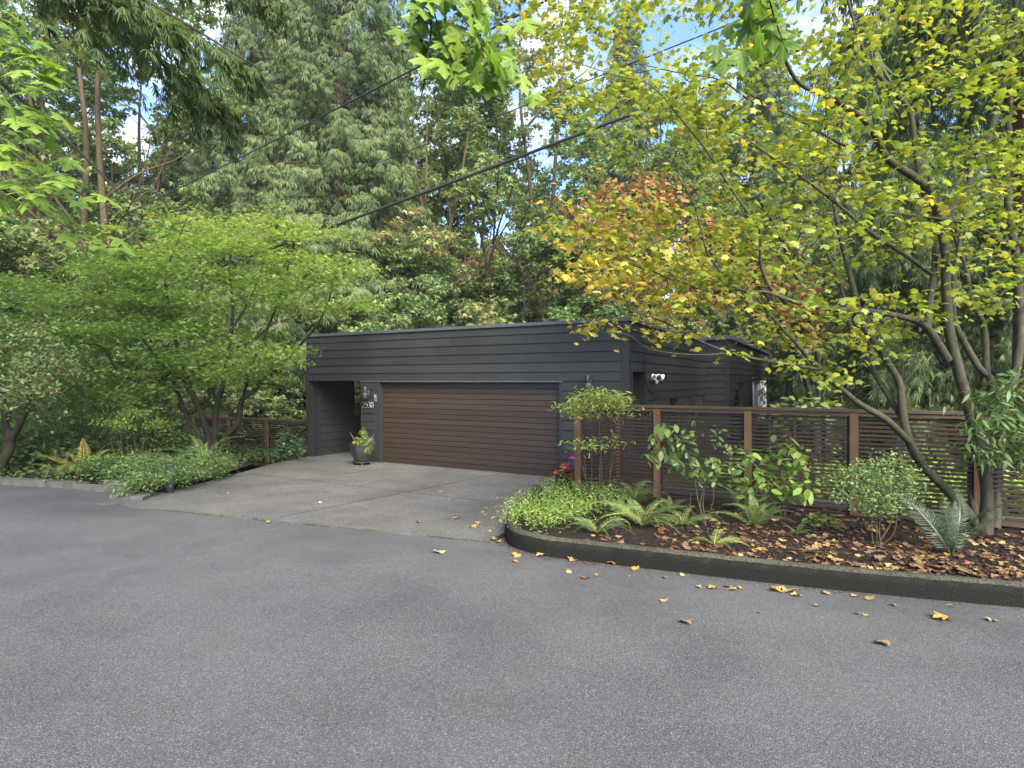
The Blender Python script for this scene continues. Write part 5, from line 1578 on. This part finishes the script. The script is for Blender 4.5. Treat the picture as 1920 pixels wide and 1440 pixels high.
for px, py, s, t in road_leaves:
    p = G(px, py)
    fallen(p[0], p[1], p[2] + .003, s, t, 'fallen maple leaf lying on the asphalt near the kerb', 'leaves on the road')
drive_leaves = [(785, 982, .1, .7), (854, 975, .09, .9), (598, 946, .09, .9), (504, 981, .07, .7), (888, 990, .09, .7), (895, 983, .08, .7), (912, 967, .1, .7), (928, 1013, .08, .7), (926, 994, .06, .5), (826, 924, .08, .7), (845, 940, .06, .9), (976, 928, .07, .5), (977, 946, .08, .9), (905, 963, .06, .9), (936, 973, .06, .7), (935, 1018, .07, .5), (425, 927, .07, .9), (340, 918, .06, .5), (880, 990, .06, .7), (918, 998, .05, .9), (910, 956, .07, .7), (930, 973, .07, .7)]
for px, py, s, t in drive_leaves:
    p = G(px, py)
    fallen(p[0], p[1], p[2] + .012, s, t, 'fallen maple leaf lying on the concrete driveway', 'leaves on the driveway')
# bed litter: the largest as single leaves, the rest as one drift
n = 1900
px = rng.uniform(1000, 1960, n); py = rng.uniform(945, 1120, n)
P = np.array([bed_pt(a, c) for a, c in zip(px, py)])
bp = np.array(BED_POLY)
keep = in_poly(P[:, 0], P[:, 1], bp) & (P[:, 1] < 10)
dens = np.clip((px - 1000) / 350, .12, 1)
keep &= rng.uniform(0, 1, n) < dens
P = P[keep]
# keep off the kerb itself
dk = np.array([np.min(np.hypot(kerb_line[:, 0] - a, kerb_line[:, 1] - c)) for a, c in P[:, :2]])
P = P[dk > .17]
near = np.argsort(P[:, 1])
lab_b = 'fallen brown or yellow maple leaf on the dark mulch of the bed'
for k in near[:230]:
    x, y, z = P[k]
    fallen(x, y, z + .004, float(np.clip(rng.normal(.06, .02), .03, .11)), float(rng.choice(TV, p=[.42, .28, .14, .08, .08])), lab_b, 'leaves on the mulch')
rest = P[near[230:]]
V0, F0 = crumpled(107)
pos = rest + np.array((0, 0, .006))
R = orient(len(pos), rng, .18, .0)
tagged(leaves_mesh('leaf_litter', (V0, F0), pos, R, rng.normal(.058, .018, len(pos)).clip(.03), rng.choice(TV, len(pos), p=[.42, .28, .14, .08, .08]), 'leaf_fallen'), 'drift of fallen autumn leaves over the back of the bed', 'leaf litter', kind='stuff')
# chips of bark mulch
n = 5200
k = rng.integers(0, len(P), n)
c = P[k] + np.stack([rng.normal(0, .12, n), rng.normal(0, .12, n), 0 * rng.normal(0, 1, n)], 1)
c[:, 2] = bed_z(c[:, 0], c[:, 1]) + .006
ok = np.array([in_poly(c[:, 0], c[:, 1], bp)])[0]
c = c[ok]
chip = (np.array([(-.5, 0, 0), (0, -.16, .05), (.5, 0, 0), (0, .16, .05)], dtype=float), np.array([(0, 1, 2), (0, 2, 3)]))
plain('bark_chip', (0.035, 0.02, 0.014), .9, .2, .5, 60)
tagged(leaves_mesh('mulch_chips', chip, c, orient(len(c), rng, .45, .1), rng.uniform(.025, .07, len(c)), np.full(len(c), .5), 'bark_chip'), 'dark bark mulch chips covering the bed', 'mulch', kind='stuff')

# ------------------------------------------------------------------ pots, path light
def square_pot(parent, r0, r1, h, mat):
    m = MB()
    prof = [(r0 * .78, 0), (r0, .01)] + [(r0 + (r1 - r0) * math.sin(t * PI / 2), .01 + (h - .04) * t) for t in np.linspace(.12, 1, 8)] + [(r1 * 1.05, h - .03), (r1 * 1.06, h), (r1 * .95, h), (r1 * .93, h - .06)]
    V, F = [], []
    for r, z in prof:
        for i in range(4):
            a = i * PI / 2
            # slightly rounded square: three points per corner
            for da in (-.09, 0, .09):
                V.append((r * math.cos(a + da) * (1 - .01 * (da != 0)), r * math.sin(a + da) * (1 - .01 * (da != 0)), z))
    n = 12
    for k in range(len(prof) - 1):
        for i in range(n):
            j = (i + 1) % n
            F.append((k * n + i, k * n + j, k * n + n + j, k * n + n + i))
    F.append(tuple(range(n))[::-1]); F.append(tuple((len(prof) - 1) * n + i for i in range(n)))
    m.add(V, F)
    return m.build('pot', mat, parent)
rng = np.random.default_rng(81)
g0 = G(678, 872)
pl = tagged(empty('planter', (g0[0], g0[1], g0[2] + .012), HROT + .35), 'dark bronze square planter of green trailing plants on a wheeled stand by the house number', 'planter')
st = MB().lathe([(.2, .055), (.215, .06), (.215, .08), (.2, .085)], 24).build('caddy', 'dark_metal', pl)
for i in range(4):
    a = i * PI / 2 + .5
    MB().lathe([(.012, .0), (.026, .008), (.028, .03), (.02, .05), (.012, .056)], 12, (.17 * math.cos(a), .17 * math.sin(a))).build('wheel', 'dark_metal', st)
pt = square_pot(pl, .17, .30, .40, 'pot_bronze'); pt.location = (0, 0, .086)
MB().lathe([(.01, .40), (.2, .41), (.2, .42), (.01, .44)], 12).build('soil', 'mulch', pl)
tg = np.vstack([blob((0, 0, .55), (.2, .2, .12), 40, rng), blob((.05, .0, .72), (.08, .08, .14), 14, rng), blob((.2, -.12, .42), (.1, .1, .12), 12, rng)])
tubes_mesh('stems', [(np.array([(0, 0, .42), t * .55 + np.array((0, 0, .2)), t]), np.array([.005, .004, .002]), 4) for t in tg[::2]], 'stem_green', pl)
e = np.repeat(tg, 12, axis=0); pos = e + rng.normal(0, .03, e.shape)
leaves_mesh('foliage', T_NARROW, pos, orient(len(pos), rng, .6, .1), rng.normal(.055, .012, len(pos)).clip(.02), rng.normal(.5, .22, len(pos)), 'leaf_bright', pl)['kind'] = 'stuff'
twg = []
for a, l_ in ((0.2, .34), (.6, .3), (-.3, .36), (2.9, .34), (.9, .28)):
    c, s = math.cos(a), math.sin(a)
    twg.append((smooth_line([(c * .1, s * .1, .45), (c * .24, s * .24, .62), (c * l_, s * l_, .58 + .1 * rng.normal())], 5), np.linspace(.006, .002, 11), 4))
tubes_mesh('trailing_stems', twg, 'grey_plastic', pl)
for k in range(2):
    p = rng.normal(0, .06, 3) + np.array((0, -.1, .5))
    leaves_mesh('bloom', T_ROUND, np.tile(p, (7, 1)), orient(7, rng, .6, -.3, np.arange(7) * .9), np.full(7, .04), rng.uniform(0, 1, 7), 'petal_orange', pl)

g1 = G(1058, 909)
fp = tagged(empty('flower_pot', (g1[0], g1[1], g1[2] + .012), .2), 'low dark pot of coral and pink flowers at the right of the garage door', 'flower pot')
MB().lathe([(.13, 0), (.15, .01), (.19, .16), (.2, .19), (.17, .19), (.16, .15)], 24).build('pot', 'dark_metal', fp, True)
d1 = g1[1]
tgf = {'petal_orange': volume_px([(1038, 890), (1060, 868), (1082, 880), (1076, 902), (1046, 902)], d1 - .22, d1 + .12, 42, rng) - np.array(fp.location),
       'petal_pink': volume_px([(1058, 885), (1066, 855), (1086, 850), (1092, 880), (1080, 895)], d1 - .15, d1 + .15, 30, rng) - np.array(fp.location)}
allp = np.vstack(list(tgf.values()))
tubes_mesh('stems', [(np.array([(0, 0, .15), t * .5 + np.array((0, 0, .12)), t]), np.array([.005, .004, .003]), 4) for t in allp[::2]], 'stem_green', fp)
for mt, tt in tgf.items():
    for t in tt:
        leaves_mesh('bloom', T_ROUND, np.tile(t, (6, 1)), orient(6, rng, .35, -.25, np.arange(6) * 1.05), np.full(6, .058), rng.uniform(0, 1, 6), mt, fp)
e = np.repeat(allp * np.array((1, 1, .8)), 7, axis=0); pos = e + rng.normal(0, .035, e.shape)
leaves_mesh('foliage', T_OVAL, pos, orient(len(pos), rng, .6, .2), rng.normal(.05, .01, len(pos)).clip(.02), rng.normal(.5, .2, len(pos)), 'leaf_shrub', fp)['kind'] = 'stuff'

pb = lpt(318, 910, 9.5)
bo = tagged(empty('path_light', (pb[0], pb[1], pb[2])), 'short grey cylindrical path light standing in the glossy spurge', 'path light')
MB().lathe([(.062, -.1), (.062, .30), (.058, .305)], 24).build('post', 'lamp_metal', bo, True)
for i in range(3):
    MB().lathe([(.045, .306 + i * .022), (.064, .31 + i * .022), (.064, .318 + i * .022), (.045, .322 + i * .022)], 24).build('louvre', 'lamp_metal', bo, True)
MB().lathe([(.064, .372), (.068, .376), (.06, .40), (.02, .41)], 24).build('cap', 'lamp_metal', bo, True)

# grit and leaf crumbs gathered along the kerb foot and moss along the asphalt seam
rng = np.random.default_rng(91)
n = 2600
k = rng.integers(18, len(kerb_line) - 1, n)
f = rng.uniform(0, 1, n)[:, None]
c2 = kerb_line[k] * (1 - f) + kerb_line[k + 1] * f
nn = np.stack([kt[k][:, 1], -kt[k][:, 0]], 1)
c2 = c2 + nn * (rng.exponential(.07, n) + .004)[:, None]
c = np.stack([c2[:, 0], c2[:, 1], gz(c2[:, 0], c2[:, 1]) + .003], 1)
tagged(leaves_mesh('grit', chip, c, orient(n, rng, .2, .0), rng.uniform(.006, .026, n), np.full(n, .5), 'bark_chip'), 'dark grit and bark crumbs gathered along the kerb foot', 'grit', kind='stuff')
n = 2200
u = rng.uniform(-9.1, -3.4, n)
v = np.array([edge_v(a) for a in u]) + rng.normal(0, .018, n)
keep = (np.sin(u * 3.1) + np.sin(u * 7.7 + 1) + rng.normal(0, .8, n)) > -.1
xy = np.stack([u * RX + v * NX, u * RY + v * NY], 1)[keep]
c = np.stack([xy[:, 0], xy[:, 1], gz(xy[:, 0], xy[:, 1]) + .015], 1)
plain('moss', (0.07, 0.075, 0.022), .9, .1, .5, 40)
tagged(leaves_mesh('moss', chip, c, orient(len(c), rng, .3, .0), rng.uniform(.01, .035, len(c)), np.full(len(c), .5), 'moss'), 'thin moss growing in the seam between asphalt and driveway', 'moss', kind='stuff')

# ------------------------------------------------------------------ thin volume added to lift the dark gaps among the trees
hz = MB().box(-118, 118, -32, 92, -9.0, 46.0).build('shadow_lift_haze', 'mulch')
hz.data.materials.clear()
m, n, l, out = new_mat('shadow_lift_air')
pv = n.new('ShaderNodeVolumePrincipled')
pv.inputs['Color'].default_value = (0.9, 0.93, 0.95, 1)
pv.inputs['Density'].default_value = 0.00035
l.new(pv.outputs[0], out.inputs['Volume'])
hz.data.materials.append(m)
tagged(hz, kind='stuff')
